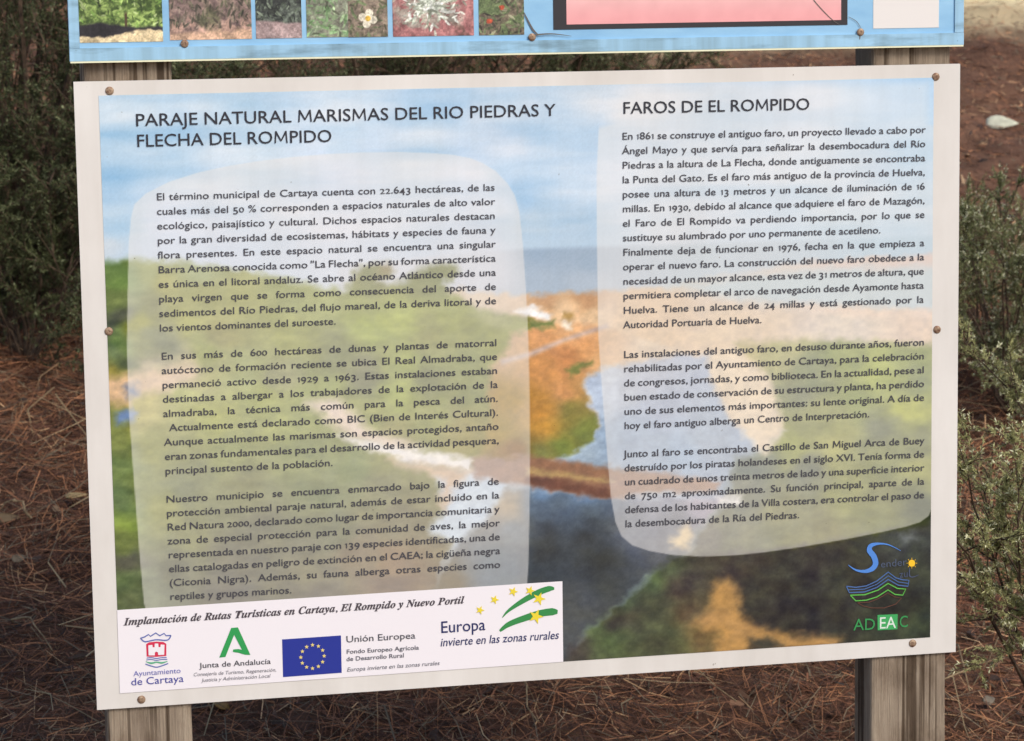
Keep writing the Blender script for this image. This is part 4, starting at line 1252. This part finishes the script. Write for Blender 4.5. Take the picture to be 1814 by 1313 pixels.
def shrub(label, base, height, spread, n_stem, n_br, n_tw, n_lf, leaf, seed, dark, light, tip, tip_amt=0.25, dirs=None, tw_len=(0.05, 0.13), group=None, flat=0.0, thick=1.0, tmin=0.12):
    rs = np.random.RandomState(seed)
    bx, by = base
    bz = float(ground_h(np.array(bx), np.array(by))) - 0.02
    root_ = bpy.data.objects.new('shrub', None)
    scene.collection.objects.link(root_)
    root_.location = (bx, by, bz)
    root_['label'] = label
    root_['category'] = 'shrub'
    if group:
        root_['group'] = group
    wood = MB()

    def in_sign(q):                        # nothing grows through the boards and posts
        return -0.68 < q[0] + bx < 0.615 and q[1] + by < 0.45
    tw_p, tw_d, tw_l, tw_q = [], [], [], []
    for i in range(n_stem):
        if dirs is not None:
            az, out, hh = dirs[i % len(dirs)]
            az += rs.normal(0, 0.12); out *= rs.uniform(0.8, 1.1); hh *= rs.uniform(0.85, 1.1)
        else:
            az = rs.uniform(0, 2 * math.pi); out = spread * math.sqrt(rs.uniform(0.02, 1)); hh = height * (1.0 - 0.45 * (out / spread) ** 2) * rs.uniform(0.75, 1.05)
        nseg = 6
        P = []
        j1, j2 = rs.normal(0, 0.05, 2)
        for t in np.linspace(0, 1, nseg):
            P.append(np.array([math.cos(az + j1 * t * 4) * out * t ** (1.1 + flat), math.sin(az + j1 * t * 4) * out * t ** (1.1 + flat), hh * (t ** (1.0 - 0.3 * flat)) + j2 * math.sin(t * 5) * 0.3]) + rs.normal(0, 0.008, 3) * (t > 0))
        rr = np.linspace(0.009, 0.0025, nseg) * (0.6 + height * 0.5) * thick
        wood.tube(P, rr, 5)
        for b_ in range(n_br):
            t = rs.uniform(tmin, 1.0) ** 0.8 if b_ else 1.0
            f_ = t * (nseg - 1); k0 = min(int(f_), nseg - 2)
            p = P[k0] + (P[k0 + 1] - P[k0]) * (f_ - k0)
            d0 = P[k0 + 1] - P[k0]; d0 /= np.linalg.norm(d0)
            d = d0 * 0.7 + rs.normal(0, 0.55, 3) + np.array([0, 0, 0.18]); d /= np.linalg.norm(d)
            L = (0.16 + 0.18 * height) * (1.15 - 0.6 * t) * rs.uniform(0.6, 1.2)
            Q = [p]
            dd = d.copy()
            for s_ in range(3):
                dd = dd + rs.normal(0, 0.16, 3) + np.array([0, 0, 0.06]); dd /= np.linalg.norm(dd)
                Q.append(Q[-1] + dd * L / 3)
            if any(in_sign(q) for q in Q):
                continue
            wood.tube(Q, np.linspace(0.0028, 0.0012, 4) * thick, 4)
            for k in range(n_tw):
                s_ = rs.uniform(0.1, 1.0) * 3 if k else 3.0
                q0 = min(int(s_), 2)
                q = Q[q0] + (Q[q0 + 1] - Q[q0]) * (s_ - q0)
                if in_sign(q):
                    continue
                e = Q[q0 + 1] - Q[q0]; e = e / np.linalg.norm(e)
                e = e * 0.9 + rs.normal(0, 0.5, 3) + np.array([0, 0, 0.2]); e /= np.linalg.norm(e)
                l_ = rs.uniform(*tw_len)
                tw_p.append(q); tw_d.append(e); tw_l.append(l_); tw_q.append(s_ / 3)
                if rs.uniform() < 0.7:
                    wood.tube([q, q + e * l_ * 0.5 + rs.normal(0, 0.003, 3), q + e * l_ * 0.95], [0.0011, 0.0009, 0.0006], 3)
    wood.build('stems', m_stem, root_)
    tp, td, tl, tq = np.array(tw_p), np.array(tw_d), np.array(tw_l), np.array(tw_q)
    nt_ = len(tp)
    s_ = rs.uniform(0.05, 1.0, (nt_, n_lf))
    pos = tp[:, None] + td[:, None] * (tl[:, None, None] * s_[..., None])
    dirn = td[:, None] * 0.65 + rs.normal(0, 0.55, (nt_, n_lf, 3))
    dirn /= np.linalg.norm(dirn, axis=-1, keepdims=True)
    side = np.cross(dirn, rs.normal(0, 1, (nt_, n_lf, 3))); side /= np.linalg.norm(side, axis=-1, keepdims=True) + 1e-9
    ll = leaf[0] * rs.uniform(0.6, 1.3, (nt_, n_lf, 1)); lw = leaf[1] * rs.uniform(0.7, 1.3, (nt_, n_lf, 1))
    V = np.stack([pos, pos + dirn * ll * 0.45 + side * lw / 2, pos + dirn * ll, pos + dirn * ll * 0.45 - side * lw / 2], 2).reshape(-1, 3)
    nl = nt_ * n_lf
    F = np.arange(nl * 4).reshape(-1, 4)
    mixv = rs.uniform(0, 1, (nt_, 1, 1)) * 0.6 + rs.uniform(0, 1, (nt_, n_lf, 1)) * 0.4
    c = lin(dark) * (1 - mixv) + lin(light) * mixv
    tipk = ((s_ > 0.78) & (rs.uniform(0, 1, (nt_, n_lf)) < tip_amt * 2) & (rs.uniform(0, 1, (nt_, 1)) < 0.75))[..., None]
    c = np.where(tipk, lin(tip) * rs.uniform(0.75, 1.1, (nt_, n_lf, 1)), c)
    col = np.repeat(c.reshape(-1, 3), 4, 0)
    link('foliage', fast_mesh('foliage', V, F, col, m_leaf), root_)
    return root_


DK, LT, TP = (48, 53, 33), (106, 112, 74), (150, 156, 114)


def at(px, py, dx=0.0, dy=0.0):
    p = on_ground(px, py)
    return (float(p[0]) + dx, float(p[1]) + dy)


big = dict(n_br=10, n_tw=13, n_lf=36, leaf=(0.011, 0.0027), dark=DK, light=LT, tip=TP, tip_amt=0.12)
shrub('large dark green shrub filling the shade beyond the left post', at(20, 560), 1.8, 0.74, 34, seed=21, **dict(big, n_br=13, thick=0.6))
shrub('low dark feathery shrub at the foot of the large dark shrub', at(45, 640), 0.55, 0.30, 16, seed=25, **dict(big, n_br=9, n_tw=14, tw_len=(0.03, 0.09), thick=0.5))
shrub('dark fine leaved shrub low behind the left edge of the boards', at(210, 560), 0.9, 0.45, 15, seed=22, **big)
shrub('dark shrub behind the middle of the boards seen through the gap', at(640, 420), 1.0, 0.75, 20, seed=23, **big)
shrub('dark shrub behind the boards beside the bare brown slope', at(1000, 330), 0.8, 0.6, 16, seed=24, **big)
G2, L2, T2 = (98, 100, 62), (170, 172, 116), (236, 234, 198)
near = dict(leaf=(0.0075, 0.0020), dark=G2, light=L2, tip=T2, tip_amt=0.22, tw_len=(0.02, 0.07), thick=0.55)
near_sunfleck = dict(near, dark=(124, 124, 78), light=(202, 200, 142), tip=(232, 230, 190), tip_amt=0.28, tw_len=(0.015, 0.055))  # leaf colours lifted to stand in for a sun fleck on these sprigs
# (azimuth, outward, height) of the stems of the near shrub on the right
shrub('pale tipped shrub reaching over the right edge of the lower board', (0.98, 0.40), 0.8, 0.5, 10, 9, 18, 50, seed=35,
      dirs=[(4.0, 0.38, 0.60), (3.85, 0.34, 0.62), (4.0, 0.34, 0.43), (3.85, 0.32, 0.44), (1.2, 0.35, 0.7), (0.3, 0.4, 0.6), (5.2, 0.35, 0.5), (0.8, 0.3, 0.5), (3.95, 0.42, 0.58), (4.05, 0.30, 0.60)], tmin=0.5, **near_sunfleck)
shrub('olive shrub with pale tips on the slope below the white leaf', at(1800, 735), 0.50, 0.30, 17, 7, 14, 44, seed=32, **dict(near, dark=(92, 96, 60), light=(158, 162, 112)))
shrub('low thin shrub with yellowish twigs on the slope', at(1750, 640), 0.40, 0.22, 10, 6, 11, 40, seed=33, **near)

# ------------------------------------------------------------------ fallen leaves and twigs
def fallen_leaf(px, py, length, width, az, c, label, tilt=0.25, curl=0.14):
    p = on_ground(px, py)
    rs = np.random.RandomState(int(px))
    n = 9
    V, F = [], []
    for i in range(n):
        t = i / (n - 1)
        w = width / 2 * math.sin(math.pi * min(1, (t * 0.95 + 0.04) ** 0.62)) ** 0.9 * (1 + 0.03 * rs.normal())
        zc = math.sin(t * math.pi) * length * curl * 0.4
        for s_ in (-1, -0.4, 0, 0.4, 1):
            V.append(((t - 0.5) * length, s_ * w, zc + abs(s_) * w * curl + 0.0))
    for i in range(n - 1):
        for k in range(4):
            F.append([i * 5 + k, (i + 1) * 5 + k, (i + 1) * 5 + k + 1, i * 5 + k + 1])
    m = new_mat('dry_leaf', rough=0.6)
    noisy(m, lin(c) * 0.72, lin(c), 40)
    me = fast_mesh('fallen_leaf', V, F, mat=m, smooth_=True)
    o = link('fallen_leaf', me)
    md = o.modifiers.new('thick', 'SOLIDIFY'); md.thickness = 0.0008
    o.location = (p[0], p[1], p[2] + 0.022)
    o.rotation_euler = (R(14) + tilt, 0, az)
    o['label'] = label
    o['category'] = 'leaf'
    o['group'] = 'fallen leaves on the needle litter'
    return o


fallen_leaf(1775, 230, 0.100, 0.046, R(-30), (212, 211, 186), 'large whitish dry leaf lying on the bare brown slope', tilt=0.75, curl=0.05)
fallen_leaf(137, 897, 0.046, 0.013, R(10), (176, 150, 104), 'tan leaf on the needles beside the left edge of the board', tilt=0.5)
fallen_leaf(35, 1009, 0.034, 0.018, R(40), (128, 112, 88), 'greyish curled leaf on the needles left of the board', tilt=0.5)
fallen_leaf(14, 938, 0.06, 0.022, R(5), (128, 104, 72), 'brown leaf in the litter under the large dark shrub', tilt=0.5)
fallen_leaf(388, 1262, 0.05, 0.045, R(70), (150, 118, 62), 'ochre leaf on the ground right of the left post', tilt=0.5)
fallen_leaf(1752, 1262, 0.03, 0.018, R(30), (128, 116, 98), 'grey leaf on the dark litter right of the right post', tilt=0.5)

m_twig = new_mat('dry_twig', rough=0.85)
noisy(m_twig, lin((104, 84, 62)), lin((172, 148, 112)), 70)
twigs = [((899, 1222), (948, 1306), 0.0022, 'pale bent stalk standing in the dark litter under the board'),
         ((1110, 1215), (1300, 1262), 0.0016, 'thin dry stalk lying across the litter toward the right post'),
         ((20, 1125), (90, 1180), 0.002, 'thin twig on the red needles left of the left post'),
         ((1690, 1165), (1712, 1250), 0.0022, 'straight pale stick beside the right post'),
         ((60, 940), (0, 925), 0.003, 'short grey stick in the litter under the large dark shrub')]
for (a, b_, r_, lab) in twigs:
    p, q = on_ground(*a), on_ground(*b_)
    pts = []
    rr = np.random.RandomState(int(a[0]))
    for t in np.linspace(0, 1, 7):
        c = p * (1 - t) + q * t + rr.normal(0, 0.004, 3)
        c[2] = float(ground_h(c[0], c[1])) + 0.024 + 0.03 * math.sin(t * math.pi)
        pts.append(c)
    o = MB().tube(pts, np.linspace(r_, r_ * 0.5, 7), 6).build('fallen_twig', m_twig)
    o['label'] = lab
    o['category'] = 'twig'
    o['group'] = 'fallen twigs on the litter'
